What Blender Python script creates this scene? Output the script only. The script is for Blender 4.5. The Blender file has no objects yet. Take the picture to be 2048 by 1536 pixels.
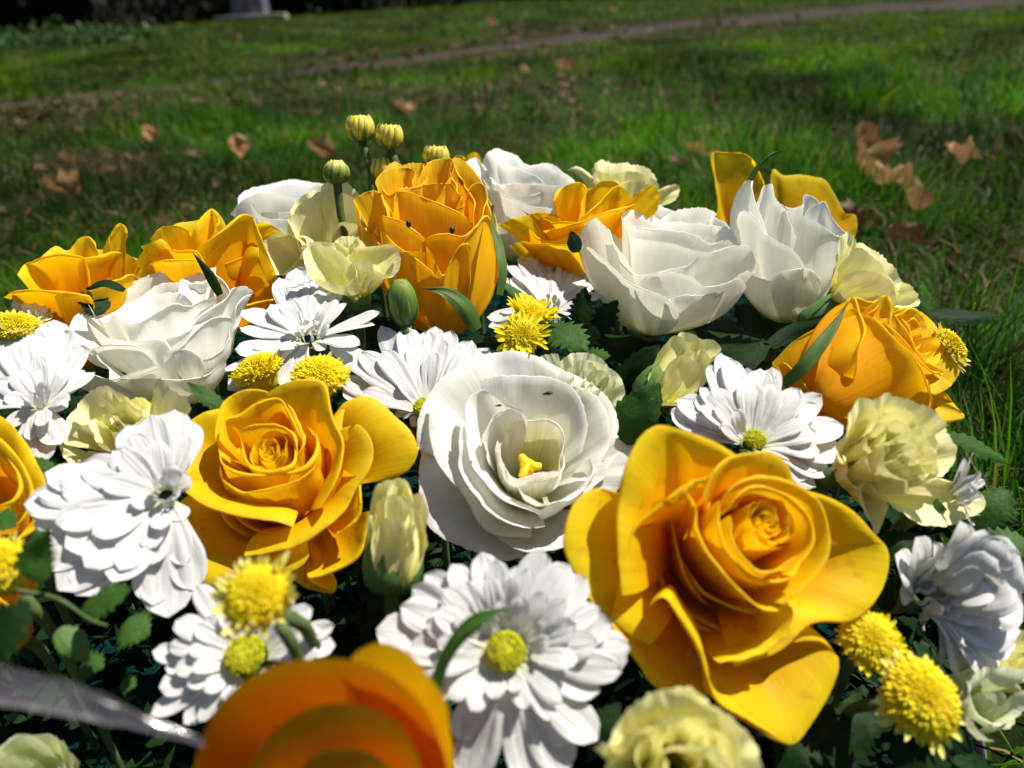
import bpy, math, random
import numpy as np
from mathutils import Vector, noise

random.seed(7); np.random.seed(7)
SC = bpy.context.scene
COL = SC.collection
R = math.radians
FPX = 1479.0
CAM = np.array([0.0, 0.0, 0.26])
PITCH, ROLL = R(28.2), R(2.5)
FW = np.array([0, math.cos(PITCH), -math.sin(PITCH)])
R0 = np.array([1.0, 0, 0]); U0 = np.array([0, math.sin(PITCH), math.cos(PITCH)])
RT = math.cos(ROLL) * R0 - math.sin(ROLL) * U0
UP = math.sin(ROLL) * R0 + math.cos(ROLL) * U0

# ---------------- camera, world, sun, exposure ----------------
from mathutils import Matrix
cd = bpy.data.cameras.new('camera'); cam = bpy.data.objects.new('camera', cd); COL.objects.link(cam)
cd.sensor_width = 36; cd.lens = FPX / 2048 * 36
cd.clip_start = 0.01; cd.clip_end = 500
cam.matrix_world = Matrix(((RT[0], UP[0], -FW[0], CAM[0]), (RT[1], UP[1], -FW[1], CAM[1]), (RT[2], UP[2], -FW[2], CAM[2]), (0, 0, 0, 1)))
cd.dof.use_dof = True; cd.dof.focus_distance = 0.29; cd.dof.aperture_fstop = 9.5
SC.camera = cam
SUN = np.array([0.46, 0.16, 0.87]); SUN = SUN / np.linalg.norm(SUN)
wd = bpy.data.worlds.new('World'); SC.world = wd; wd.use_nodes = True
nt = wd.node_tree; sky = nt.nodes.new('ShaderNodeTexSky'); sky.sky_type = 'NISHITA'; sky.sun_disc = False
sky.sun_elevation = math.asin(SUN[2]); sky.sun_rotation = math.atan2(SUN[0], SUN[1])
bg = nt.nodes['Background']; bg.inputs['Strength'].default_value = 0.05
nt.links.new(sky.outputs[0], bg.inputs[0])
ld = bpy.data.lights.new('sun', 'SUN'); ld.energy = 4.6; ld.angle = R(0.53); ld.color = (1.0, 0.94, 0.85)
lo = bpy.data.objects.new('sun', ld); COL.objects.link(lo)
lo.rotation_euler = Vector(SUN).to_track_quat('Z', 'Y').to_euler(); lo.location = (1, 1, 3)
SC.view_settings.view_transform = 'Standard'; SC.view_settings.look = 'None'
SC.view_settings.exposure = 0.74; SC.view_settings.gamma = 1.0
try: SC.view_settings.use_curve_mapping = False
except Exception: pass
SC.render.engine = 'CYCLES'
SC.cycles.max_bounces = 8; SC.cycles.diffuse_bounces = 4; SC.cycles.transmission_bounces = 6; SC.cycles.transparent_max_bounces = 8
SC.cycles.use_denoising = True

# ---------------- projection helpers ----------------
def ray(x, y): return FW + (x - 1024) / FPX * RT + (768 - y) / FPX * UP
def W(x, y, D): return CAM + D * ray(x, y)
def G(x, y, z=0.0):
    w = ray(x, y); t = (z - CAM[2]) / w[2]; return CAM + t * w
def nrm(v): v = np.asarray(v, float); return v / (np.linalg.norm(v) + 1e-12)
def camdir(v): return nrm(v[0] * RT + v[1] * UP - v[2] * FW)

# ---------------- object helpers ----------------
def mesh(name, V, Fc, mat, parent=None, uv=None, loc=None, smooth=True):
    me = bpy.data.meshes.new(name)
    me.from_pydata([tuple(v) for v in V], [], [tuple(f) for f in Fc])
    if uv is not None:
        l = me.uv_layers.new(name='UVMap'); uv = np.asarray(uv, np.float32)
        idx = np.empty(len(me.loops), np.int32); me.loops.foreach_get('vertex_index', idx)
        l.data.foreach_set('uv', uv[idx].ravel())
    if smooth: me.polygons.foreach_set('use_smooth', [True] * len(me.polygons))
    me.materials.append(mat)
    o = bpy.data.objects.new(name, me); COL.objects.link(o)
    if parent is not None: o.parent = parent
    if loc is not None: o.location = tuple(loc)
    return o
def thing(name, label, cat, loc, group=None):
    o = bpy.data.objects.new(name, None); COL.objects.link(o); o.location = tuple(loc); o.empty_display_size = .01
    o['label'] = label; o['category'] = cat
    if group: o['group'] = group
    return o
def grid_faces(r, c):
    return [(i * c + j, i * c + j + 1, (i + 1) * c + j + 1, (i + 1) * c + j) for i in range(r - 1) for j in range(c - 1)]
def resample(P, n):
    P = np.asarray(P, float)
    if len(P) == 2: return np.linspace(P[0], P[1], n)
    Q = np.vstack([2 * P[0] - P[1], P, 2 * P[-1] - P[-2]]); out = []
    for i in range(1, len(Q) - 2):
        d = [max(np.linalg.norm(Q[i + k] - Q[i + k - 1]), 1e-9) ** .5 for k in (0, 1, 2)]
        t0 = 0; t1 = d[0]; t2 = t1 + d[1]; t3 = t2 + d[2]
        for t in np.linspace(t1, t2, 12, endpoint=False):
            A1 = (t1 - t) / (t1 - t0) * Q[i - 1] + (t - t0) / (t1 - t0) * Q[i]
            A2 = (t2 - t) / (t2 - t1) * Q[i] + (t - t1) / (t2 - t1) * Q[i + 1]
            A3 = (t3 - t) / (t3 - t2) * Q[i + 1] + (t - t2) / (t3 - t2) * Q[i + 2]
            B1 = (t2 - t) / (t2 - t0) * A1 + (t - t0) / (t2 - t0) * A2
            B2 = (t3 - t) / (t3 - t1) * A2 + (t - t1) / (t3 - t1) * A3
            out.append((t2 - t) / (t2 - t1) * B1 + (t - t1) / (t2 - t1) * B2)
    out.append(P[-1]); out = np.array(out)
    s = np.r_[0, np.cumsum(np.linalg.norm(np.diff(out, axis=0), axis=1))]
    u = np.linspace(0, s[-1], n)
    return np.stack([np.interp(u, s, out[:, k]) for k in range(3)], 1)
def fbm(x, y, z, k=1.0):
    return noise.noise(Vector((x * k, y * k, z * k)))

# ---------------- materials ----------------
def new_mat(name):
    m = bpy.data.materials.new(name); m.use_nodes = True; n = m.node_tree.nodes; n.clear()
    return m, n, m.node_tree.links
def petal_mat(name, stops, trans=0.35, vein=0.06, veinscale=(42, 1.6), bump=0.25, rough=0.5, spec=0.3, tcol=None, edge=None, spots=None):
    m, n, L = new_mat(name)
    out = n.new('ShaderNodeOutputMaterial'); uv = n.new('ShaderNodeUVMap')
    sep = n.new('ShaderNodeSeparateXYZ'); L.new(uv.outputs[0], sep.inputs[0])
    geo = n.new('ShaderNodeTexCoord')
    nz0 = n.new('ShaderNodeTexNoise'); nz0.inputs['Scale'].default_value = 60; nz0.inputs['Detail'].default_value = 3
    L.new(geo.outputs['Object'], nz0.inputs['Vector'])
    ad = n.new('ShaderNodeMath'); ad.operation = 'MULTIPLY_ADD'; ad.inputs[1].default_value = .16
    sb = n.new('ShaderNodeMath'); sb.operation = 'ADD'; sb.inputs[1].default_value = -.08
    L.new(nz0.outputs['Fac'], ad.inputs[0]); L.new(sep.outputs['Y'], ad.inputs[2]); L.new(ad.outputs[0], sb.inputs[0])
    rp = n.new('ShaderNodeValToRGB'); L.new(sb.outputs[0], rp.inputs[0])
    els = rp.color_ramp.elements
    while len(els) > 1: els.remove(els[-1])
    els[0].position = stops[0][0]; els[0].color = (*stops[0][1], 1)
    for p, c in stops[1:]:
        e = els.new(p); e.color = (*c, 1)
    mp = n.new('ShaderNodeMapping'); mp.inputs['Scale'].default_value = (veinscale[0], veinscale[1], 1); L.new(uv.outputs[0], mp.inputs[0])
    oi = n.new('ShaderNodeObjectInfo'); cmb = n.new('ShaderNodeCombineXYZ'); mul = n.new('ShaderNodeMath'); mul.operation = 'MULTIPLY'; mul.inputs[1].default_value = 57
    L.new(oi.outputs['Random'], mul.inputs[0]); L.new(mul.outputs[0], cmb.inputs[2]); L.new(mul.outputs[0], cmb.inputs[0]); L.new(cmb.outputs[0], mp.inputs['Location'])
    vn = n.new('ShaderNodeTexNoise'); vn.inputs['Scale'].default_value = 1; vn.inputs['Detail'].default_value = 3.5; vn.inputs['Roughness'].default_value = .6
    L.new(mp.outputs[0], vn.inputs['Vector'])
    # colour variation along veins and per petal
    mr = n.new('ShaderNodeMapRange'); mr.inputs['From Min'].default_value = .3; mr.inputs['From Max'].default_value = .7
    mr.inputs['To Min'].default_value = 1 - vein; mr.inputs['To Max'].default_value = 1 + vein; L.new(vn.outputs['Fac'], mr.inputs[0])
    mr2 = n.new('ShaderNodeMapRange'); mr2.inputs['To Min'].default_value = .93; mr2.inputs['To Max'].default_value = 1.03; L.new(oi.outputs['Random'], mr2.inputs[0])
    mm = n.new('ShaderNodeMath'); mm.operation = 'MULTIPLY'; L.new(mr.outputs[0], mm.inputs[0]); L.new(mr2.outputs[0], mm.inputs[1])
    vm = n.new('ShaderNodeVectorMath'); vm.operation = 'SCALE'; L.new(rp.outputs[0], vm.inputs[0]); L.new(mm.outputs[0], vm.inputs['Scale'])
    colr = vm.outputs[0]
    if edge:   # browned, dried rim in patches
        nz = n.new('ShaderNodeTexNoise'); nz.inputs['Scale'].default_value = edge[1]; nz.inputs['Detail'].default_value = 4; L.new(geo.outputs['Object'], nz.inputs['Vector'])
        a = n.new('ShaderNodeMath'); a.operation = 'MULTIPLY_ADD'; a.inputs[1].default_value = edge[2]; L.new(nz.outputs['Fac'], a.inputs[0]); L.new(sep.outputs['Y'], a.inputs[2])
        r2 = n.new('ShaderNodeMapRange'); r2.inputs['From Min'].default_value = edge[3]; r2.inputs['From Max'].default_value = edge[3] + edge[4]; L.new(a.outputs[0], r2.inputs[0])
        mx = n.new('ShaderNodeMix'); mx.data_type = 'RGBA'; L.new(r2.outputs[0], mx.inputs[0]); L.new(colr, mx.inputs[6]); mx.inputs[7].default_value = (*edge[0], 1)
        colr = mx.outputs[2]
    if spots:  # small pale or brown flecks
        nz = n.new('ShaderNodeTexNoise'); nz.inputs['Scale'].default_value = spots[1]; nz.inputs['Detail'].default_value = 2; L.new(geo.outputs['Object'], nz.inputs['Vector'])
        r2 = n.new('ShaderNodeMapRange'); r2.inputs['From Min'].default_value = spots[2]; r2.inputs['From Max'].default_value = spots[2] + .06; r2.inputs['To Max'].default_value = spots[3]; L.new(nz.outputs['Fac'], r2.inputs[0])
        mx = n.new('ShaderNodeMix'); mx.data_type = 'RGBA'; L.new(r2.outputs[0], mx.inputs[0]); L.new(colr, mx.inputs[6]); mx.inputs[7].default_value = (*spots[0], 1)
        colr = mx.outputs[2]
    nzf = n.new('ShaderNodeTexNoise'); nzf.inputs['Scale'].default_value = 240; nzf.inputs['Detail'].default_value = 3; L.new(geo.outputs['Object'], nzf.inputs['Vector'])
    bs = n.new('ShaderNodeMath'); bs.operation = 'MULTIPLY_ADD'; bs.inputs[1].default_value = .35; L.new(nzf.outputs['Fac'], bs.inputs[0]); L.new(vn.outputs['Fac'], bs.inputs[2])
    bp = n.new('ShaderNodeBump'); bp.inputs['Strength'].default_value = bump; bp.inputs['Distance'].default_value = .0006; L.new(bs.outputs[0], bp.inputs['Height'])
    p = n.new('ShaderNodeBsdfPrincipled'); L.new(colr, p.inputs['Base Color']); p.inputs['Roughness'].default_value = rough
    p.inputs['Specular IOR Level'].default_value = spec; L.new(bp.outputs[0], p.inputs['Normal'])
    t = n.new('ShaderNodeBsdfTranslucent'); L.new(bp.outputs[0], t.inputs['Normal'])
    if tcol:
        tv = n.new('ShaderNodeVectorMath'); tv.operation = 'MULTIPLY'; tv.inputs[1].default_value = tcol; L.new(colr, tv.inputs[0]); L.new(tv.outputs[0], t.inputs[0])
    else: L.new(colr, t.inputs[0])
    mx = n.new('ShaderNodeMixShader'); mx.inputs[0].default_value = trans
    L.new(p.outputs[0], mx.inputs[1]); L.new(t.outputs[0], mx.inputs[2]); L.new(mx.outputs[0], out.inputs[0])
    return m
def plain_mat(name, col, rough=.6, spec=.3, noise_scale=50, var=.3, bump=.3, trans=0, col2=None, bdist=.001, detail=5):
    m, n, L = new_mat(name); out = n.new('ShaderNodeOutputMaterial'); tc = n.new('ShaderNodeTexCoord')
    nz = n.new('ShaderNodeTexNoise'); nz.inputs['Scale'].default_value = noise_scale; nz.inputs['Detail'].default_value = detail; L.new(tc.outputs['Object'], nz.inputs['Vector'])
    rp = n.new('ShaderNodeValToRGB'); L.new(nz.outputs['Fac'], rp.inputs[0])
    c2 = col2 or tuple(c * (1 + var) for c in col)
    rp.color_ramp.elements[0].position = .35; rp.color_ramp.elements[0].color = (*[c * (1 - var) for c in col], 1)
    rp.color_ramp.elements[1].position = .65; rp.color_ramp.elements[1].color = (*c2, 1)
    bp = n.new('ShaderNodeBump'); bp.inputs['Strength'].default_value = bump; bp.inputs['Distance'].default_value = bdist; L.new(nz.outputs['Fac'], bp.inputs['Height'])
    p = n.new('ShaderNodeBsdfPrincipled'); L.new(rp.outputs[0], p.inputs['Base Color']); p.inputs['Roughness'].default_value = rough; p.inputs['Specular IOR Level'].default_value = spec
    L.new(bp.outputs[0], p.inputs['Normal'])
    if trans:
        t = n.new('ShaderNodeBsdfTranslucent'); L.new(rp.outputs[0], t.inputs[0]); mx = n.new('ShaderNodeMixShader'); mx.inputs[0].default_value = trans
        L.new(p.outputs[0], mx.inputs[1]); L.new(t.outputs[0], mx.inputs[2]); L.new(mx.outputs[0], out.inputs[0])
    else: L.new(p.outputs[0], out.inputs[0])
    return m

M = {}
M['rose'] = petal_mat('yellow rose petal', [(0, (.80, .30, .004)), (.12, (.84, .38, .006)), (.45, (.93, .43, .003)), (.75, (.93, .53, .004)), (.93, (.92, .65, .008)), (1, (.90, .69, .02))],
                      trans=.46, vein=.05, veinscale=(38, 1.2), bump=.24, rough=.55, spec=.16, tcol=(1.0, .84, .5), spots=((.60, .34, .02), 190, .62, .4))
M['rose_shaded'] = petal_mat('deep orange rose petal with painted shade', [(0, (.72, .14, .002)), (.5, (.74, .20, .002)), (.85, (.66, .24, .003)), (1, (.55, .32, .006))],
                      trans=.30, vein=.06, veinscale=(38, 1.2), bump=.24, rough=.6, spec=.1, tcol=(1.0, .80, .4))  # deep orange heart; the darker olive tone is shade put into the colour
M['rose_old'] = petal_mat('ageing yellow rose petal', [(0, (.74, .46, .02)), (.4, (.90, .50, .004)), (.8, (.92, .55, .005)), (1, (.88, .58, .01))],
                      trans=.38, vein=.05, bump=.35, rough=.45, spec=.28, tcol=(1.0, .8, .5), edge=((.30, .10, .008), 120, .20, 1.095, .03))
M['white'] = petal_mat('white lisianthus petal', [(0, (.40, .52, .12)), (.16, (.66, .72, .40)), (.34, (.84, .84, .70)), (.6, (.88, .88, .81)), (1, (.88, .88, .84))],
                      trans=.36, vein=.04, veinscale=(30, 1.1), bump=.34, rough=.6, spec=.12, tcol=(1, .99, .88))
M['throat'] = petal_mat('lisianthus throat petal', [(0, (.22, .40, .02)), (.25, (.50, .60, .10)), (.5, (.80, .80, .40)), (1, (.88, .87, .70))],
                      trans=.24, vein=.10, bump=.30, rough=.5, spec=.25)
M['mum'] = petal_mat('white chrysanthemum petal', [(0, (.62, .72, .28)), (.10, (.78, .80, .62)), (.25, (.71, .715, .69)), (1, (.755, .755, .745))],
                      trans=.28, vein=.05, veinscale=(7, .6), bump=1.0, rough=.5, spec=.3)
M['cream'] = petal_mat('cream carnation petal', [(0, (.55, .62, .12)), (.2, (.84, .78, .20)), (.6, (.93, .89, .36)), (1, (.94, .91, .48))],
                      trans=.24, vein=.07, veinscale=(30, 1.2), bump=.5, rough=.55, spec=.2, edge=((.86, .80, .44), 200, .1, 1.04, .05))
M['greencream'] = petal_mat('greenish carnation petal', [(0, (.40, .55, .14)), (.4, (.66, .72, .34)), (1, (.80, .83, .56))],
                      trans=.34, vein=.07, veinscale=(30, 1.2), bump=.5, rough=.55, spec=.2)
M['button'] = petal_mat('yellow button floret', [(0, (.62, .52, .01)), (.5, (.86, .70, .01)), (1, (.90, .78, .02))], trans=.3, vein=.08, veinscale=(6, .6), bump=.3, rough=.55, spec=.25)
M['ray'] = petal_mat('pale yellow ray petal', [(0, (.80, .64, .02)), (.5, (.86, .76, .08)), (1, (.88, .82, .30))], trans=.3, vein=.08, veinscale=(6, .6), bump=.4, rough=.5, spec=.25)
M['green_disc'] = plain_mat('green flower disc', (.42, .43, .012), .6, .2, 900, .3, .8, bdist=.0008)
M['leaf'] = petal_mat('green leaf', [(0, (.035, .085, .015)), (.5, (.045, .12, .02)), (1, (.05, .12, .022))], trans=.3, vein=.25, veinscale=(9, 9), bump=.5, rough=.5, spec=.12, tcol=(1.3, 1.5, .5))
M['leaf_dark'] = petal_mat('dark leaf', [(0, (.008, .024, .006)), (1, (.013, .036, .009))], trans=.22, vein=.25, veinscale=(9, 9), bump=.5, rough=.5, spec=.07, tcol=(1.3, 1.5, .5))  # dark green, taken near black to paint the shade of the gaps
M['sepal'] = petal_mat('sepal', [(0, (.07, .15, .03)), (.6, (.10, .18, .035)), (1, (.13, .15, .04))], trans=.2, vein=.2, veinscale=(12, 1), bump=.5, rough=.5, spec=.3)
M['calyx'] = petal_mat('carnation calyx', [(0, (.07, .15, .05)), (.7, (.11, .22, .05)), (1, (.22, .32, .08))], trans=.12, vein=.12, veinscale=(14, .8), bump=.3, rough=.45, spec=.35)
M['stem'] = plain_mat('green stem', (.07, .11, .035), .6, .15, 200, .25, .3, bdist=.0005)
M['foam'] = plain_mat('dark green floral foam', (.0025, .022, .018), .95, .03, 900, .35, 1.0, bdist=.002)
M['stamen'] = plain_mat('yellow stigma', (.80, .52, .01), .5, .3, 300, .15, .3)
M['bug'] = plain_mat('black insect', (.006, .005, .005), .35, .5, 400, .3, .3)

# ---------------- petals and flowers ----------------
class Flower:
    def __init__(s, name, label, cat, group, cx, cy, D, ax, H, mat, stem=True, sr=.0022):
        s.c = W(cx, cy, D); s.a = camdir(ax); s.D = D; s.H = H; s.base = s.c - s.a * H; s.mat = M[mat]
        s.e1 = nrm(RT - (RT @ s.a) * s.a); s.e2 = nrm(np.cross(s.a, s.e1))
        s.t = thing(name, label, cat, s.base, group); s.k = 0; s.roll = {'rose': .0011, 'rose_old': .0009, 'white': .0005, 'cream': 0, 'greencream': 0}.get(mat, 0); s.seed = random.random() * 100
        if stem: s.stem(sr)
    def stem(s, r=.0022, zend=.025):
        p0 = s.base; p1 = p0 - s.a * .012; p2 = np.array([p1[0] - s.a[0] * .01, p1[1] - s.a[1] * .01, min(zend, p1[2] - .004)])
        tube('stem', [p0 + s.a * .002, p1, p2], [r * 1.6, r, r], M['stem'], s.t, s.base)
    def pt(s, x, y, v, m='h'):
        w = ray(x, y); v = v / 1000.0
        if m == 'd': return CAM + w * (s.D - v)
        if m == 'h':
            den = w @ s.a
            if abs(den) < .12: den = -.12
            return CAM + w * (((s.c - CAM) @ s.a + v) / den)
        q = CAM - s.c; wp = w - (w @ s.a) * s.a; qp = q - (q @ s.a) * s.a
        A = wp @ wp; B = 2 * wp @ qp; C = qp @ qp - v * v; disc = B * B - 4 * A * C
        if disc < 0: t = -B / (2 * A)
        else: t = (-B - math.copysign(math.sqrt(disc), v)) / (2 * A)
        return CAM + w * t
    def build(s, rim, phi, th, base=None, bw=.003, k1=.38, k2=.38, ruf=0, rf=9, ser=0, wob=.015, rows=14, mat=None, name='petal', omix=.35, cols=None, crease=0, roll=None):
        if s.mat == M['rose'] and not ser: ser = .0035; wob = wob * 1.35
        cols = cols or max(16, min(56, int(len(rim) * 5)))
        if ser or ruf: cols = max(cols, 56)
        Rm = resample(rim, cols); s.k += 1; sd = s.seed + s.k * 3.7
        B = s.base if base is None else base
        v = Rm - s.c; o = v - (v @ s.a)[:, None] * s.a
        on = o / (np.linalg.norm(o, axis=1, keepdims=True) + 1e-9)
        om = nrm(on.mean(0)); on = on * (1 - omix) + om * omix; on /= (np.linalg.norm(on, axis=1, keepdims=True) + 1e-9)
        Bt = B + on * bw
        ln = np.linalg.norm(Rm - Bt, axis=1, keepdims=True)
        phi = R(phi); th = R(th)
        P1 = Bt + ln * k1 * (math.cos(phi) * s.a + math.sin(phi) * on)
        P2 = Rm - ln * k2 * (math.cos(th) * s.a + math.sin(th) * on)
        tt = np.linspace(0, 1, cols)
        S = np.linspace(0, 1, rows) ** .85
        V = []; UVs = []
        mln = float(ln.mean())
        for si in S:
            u = 1 - si
            P = u ** 3 * Bt + 3 * u * u * si * P1 + 3 * u * si * si * P2 + si ** 3 * Rm
            V.append(P); UVs += [(t, si) for t in tt]
        V = np.array(V)
        # surface normals for displacement
        du = np.gradient(V, axis=1); dv = np.gradient(V, axis=0)
        N = np.cross(du, dv); N /= (np.linalg.norm(N, axis=2, keepdims=True) + 1e-12)
        for i, si in enumerate(S):
            for j, t in enumerate(tt):
                d = wob * mln * (si ** .8) * (fbm(t * 3.1 + sd, si * 2.3, sd) * 1.6 + .5 * fbm(t * 8 + sd, si * 5, sd + 5))
                if ruf: d += ruf * si ** 3 * mln * (math.sin(rf * 6.283 * t + sd * 3 + 2.5 * fbm(t * 4, sd, 1)) + .7 * fbm(t * rf * 2.2, si * 2, sd + 9))
                if crease: d += crease * mln * math.exp(-((t - .5) / .06) ** 2) * si
                V[i, j] += N[i, j] * d
        if ser:
            for j, t in enumerate(tt):
                q = ser * mln * (fbm(t * 34, sd, 3) + .6 * fbm(t * 70, sd, 8))
                V[-1, j] += (V[-1, j] - V[-2, j]) / (np.linalg.norm(V[-1, j] - V[-2, j]) + 1e-9) * q
        rl = s.roll if roll is None else roll
        if rl:
            T0 = V[-1] - V[-2]; T0 /= (np.linalg.norm(T0, axis=1, keepdims=True) + 1e-12)
            O = math.cos(th) * on - math.sin(th) * s.a; O = O - (O * T0).sum(1)[:, None] * T0; O /= (np.linalg.norm(O, axis=1, keepdims=True) + 1e-9)
            env = np.array([min(1, 5 * t, 5 * (1 - t)) * (.55 + .9 * abs(fbm(t * 2.2, sd, 21)) + .5 * fbm(t * 5, sd, 4)) for t in tt])[:, None] * rl
            ex = []; P = V[-1].copy(); ang = 0
            for k in range(5):
                ang += R(38); P = P + env * .42 * (math.cos(ang) * T0 + math.sin(ang) * O); ex.append(P.copy())
            V = np.concatenate([V, np.array(ex)]); rows += 5
            UVs += [(t, .96) for _ in range(5) for t in tt]
        return mesh(name, (V.reshape(-1, 3) - s.base), grid_faces(rows, cols), mat or s.mat, s.t, UVs)
    def petal(s, pts, phi=55, th=15, m='h', **kw):
        b = kw.pop('b', None)
        if b is not None: kw['base'] = s.pt(*b, m)
        return s.build([s.pt(*p, m) for p in pts], phi, th, **kw)
    def ring_petal(s, r, az, span, h=0, drop=3, ctr=(0, 0), phi=10, th=0, sp=.12, wav=.04, **kw):
        kw.setdefault('roll', min(s.roll, r * .00003))
        """procedural petal: rim an arc of radius r (mm) round the axis, azimuth az (0=right, 90=up/away)"""
        pts = []; sd = random.random() * 50
        for t in np.linspace(-1, 1, 11):
            A = R(az + t * span / 2)
            rr = r * (1 + sp * t + wav * 2 * fbm(t * 2, sd, 0)); hh = h - drop * abs(t) ** 3 + wav * r * fbm(t * 2.5, sd, 7)
            pts.append(s.c + (s.e1 * (rr * math.cos(A) + ctr[0]) + s.e2 * (rr * math.sin(A) + ctr[1])) * .001 + s.a * hh * .001)
        return s.build(pts, phi, th, **kw)
    def body(s, r, h, n=5, az0=10, phi=68, th=25, span=120, **kw):
        for i in range(n): s.ring_petal(r, az0 + i * 360 / n, span, h, 3, (0, 0), phi, th, sp=.05, **kw)
    def core(s, radii, h0=0, dh=-1.2, az0=20, step=137.5, span=210, drop=3, ctr=(0, 0), th=-8, phi=8, **kw):
        for i, r in enumerate(radii):
            s.ring_petal(r, az0 + i * step, span if r > 3 else 300, h0 + dh * i * .6, drop * (.3 + r / 12), ctr, phi, th + i * 2.2, **kw)
def tube(name, pts, rad, mat, parent=None, loc=None, seg=8, n=None):
    n = n or max(6, len(pts) * 4); P = resample(pts, n); rr = np.interp(np.linspace(0, 1, n), np.linspace(0, 1, len(rad)), rad)
    T = np.gradient(P, axis=0); V = []; UVs = []; up = np.array([.13, .2, 1.0])
    for i in range(n):
        t = nrm(T[i]); x = nrm(np.cross(t, up) if abs(t @ nrm(up)) < .95 else np.cross(t, [1, 0, 0])); y = np.cross(t, x)
        for j in range(seg):
            A = 2 * math.pi * j / seg; V.append(P[i] + rr[i] * (math.cos(A) * x + math.sin(A) * y)); UVs.append((j / seg, i / (n - 1)))
    Fc = [(i * seg + j, i * seg + (j + 1) % seg, (i + 1) * seg + (j + 1) % seg, (i + 1) * seg + j) for i in range(n - 1) for j in range(seg)]
    Fc.append(tuple(range(seg))[::-1]); Fc.append(tuple((n - 1) * seg + j for j in range(seg)))
    V = np.array(V)
    if loc is not None: V = V - loc
    return mesh(name, V, Fc, mat, parent, UVs)
def strap(name, P, widths, nor, mat, parent=None, loc=None, cols=7, rows=12, cup=.25, serr=0, sfreq=9, groove=0, tipr=.5, lobes=0, twist=0, wob=0.0):
    """petal or leaf blade along centreline P; widths = function(s); nor = rough facing direction"""
    C = resample(P, rows); T = np.gradient(C, axis=0); V = []; UVs = []; L = np.linalg.norm(np.diff(C, axis=0), axis=1).sum(); sd = random.random() * 60
    for i in range(rows):
        s_ = i / (rows - 1); t = nrm(T[i]); x = nrm(np.cross(t, nor)); nn = np.cross(x, t)
        if twist:
            A = twist * s_; x, nn = x * math.cos(A) + nn * math.sin(A), nn * math.cos(A) - x * math.sin(A)
        w = widths(s_)
        for j in range(cols):
            q = 2 * j / (cols - 1) - 1
            ww = w; along = 0
            if serr and abs(q) > .9:
                ph = (s_ * sfreq) % 1.0; ww = w * (1 + serr * (ph - .5))
            if lobes: ww = ww * (1 + lobes * math.sin(s_ * sfreq * .5 * 6.283) * abs(q))
            z = cup * w * (q * q) + (groove * w * math.cos(q * 3 * math.pi) * math.sin(math.pi * min(1, s_ * 1.1)) if groove else 0)
            z += wob * L * fbm(s_ * 2.5 + sd, q * 1.2, sd) * s_
            V.append(C[i] + x * ww * q + nn * z + t * (-(q * q) * w * tipr * (s_ ** 3))); UVs.append(((q + 1) / 2, s_))
    V = np.array(V)
    if loc is not None: V = V - loc
    return mesh(name, V, grid_faces(rows, cols), mat, parent, UVs)
# ---------------- ground ----------------
def gz(x, y): return .012 * fbm(x * 1.3, y * 1.3, 3) + .006 * fbm(x * 5, y * 5, 9)
# worn path across the lawn, from far right to near left
PE = [G(-500, 300), G(0, 232), G(500, 172), G(1000, 108), G(1350, 62), G(1700, 30), G(2100, 8)]      # near edge
PF = [G(-500, 262), G(0, 200), G(500, 148), G(1000, 86), G(1350, 46), G(1700, 14), G(2100, -8)]      # far edge
PE = resample(PE, 40); PF = resample(PF, 40); PM = (PE + PF) / 2; k_ = np.linspace(.5, 1.25, 40)[:, None]; PE = PM + (PE - PM) * k_; PF = PM + (PF - PM) * k_; PC = PM; PWd = np.linalg.norm(PE - PF, axis=1) / 2
def on_path(x, y):
    d = np.hypot(PC[:, 0] - x, PC[:, 1] - y); k = int(d.argmin()); return d[k] / PWd[k]
BARE = []   # (centre, radius) of bare leaf-strewn patches, metres on the ground
for (x, y, r) in [(1080, 205, .32), (1000, 190, .30), (620, 190, .25), (860, 110, .5), (1250, 60, .7), (700, 200, .2), (1720, 420, .22), (1800, 500, .13), (1650, 350, .12), (1420, 350, .14), (230, 420, .16), (60, 235, .3),
                  (1960, 980, .11), (1990, 860, .10), (1900, 780, .08), (1920, 560, .08), (2060, 700, .12), (1480, 270, .1), (2000, 330, .1), (900, 330, .12), (130, 340, .1)]:
    g = G(x, y); BARE.append((g[0], g[1], r))
BA = np.array(BARE); BA[:, 2] *= np.where(BA[:, 1] > 1.2, 1.35, 1.1)
def bare(x, y):
    d = np.hypot(BA[:, 0] - x, BA[:, 1] - y) / BA[:, 2]
    return float(d.min())
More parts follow.
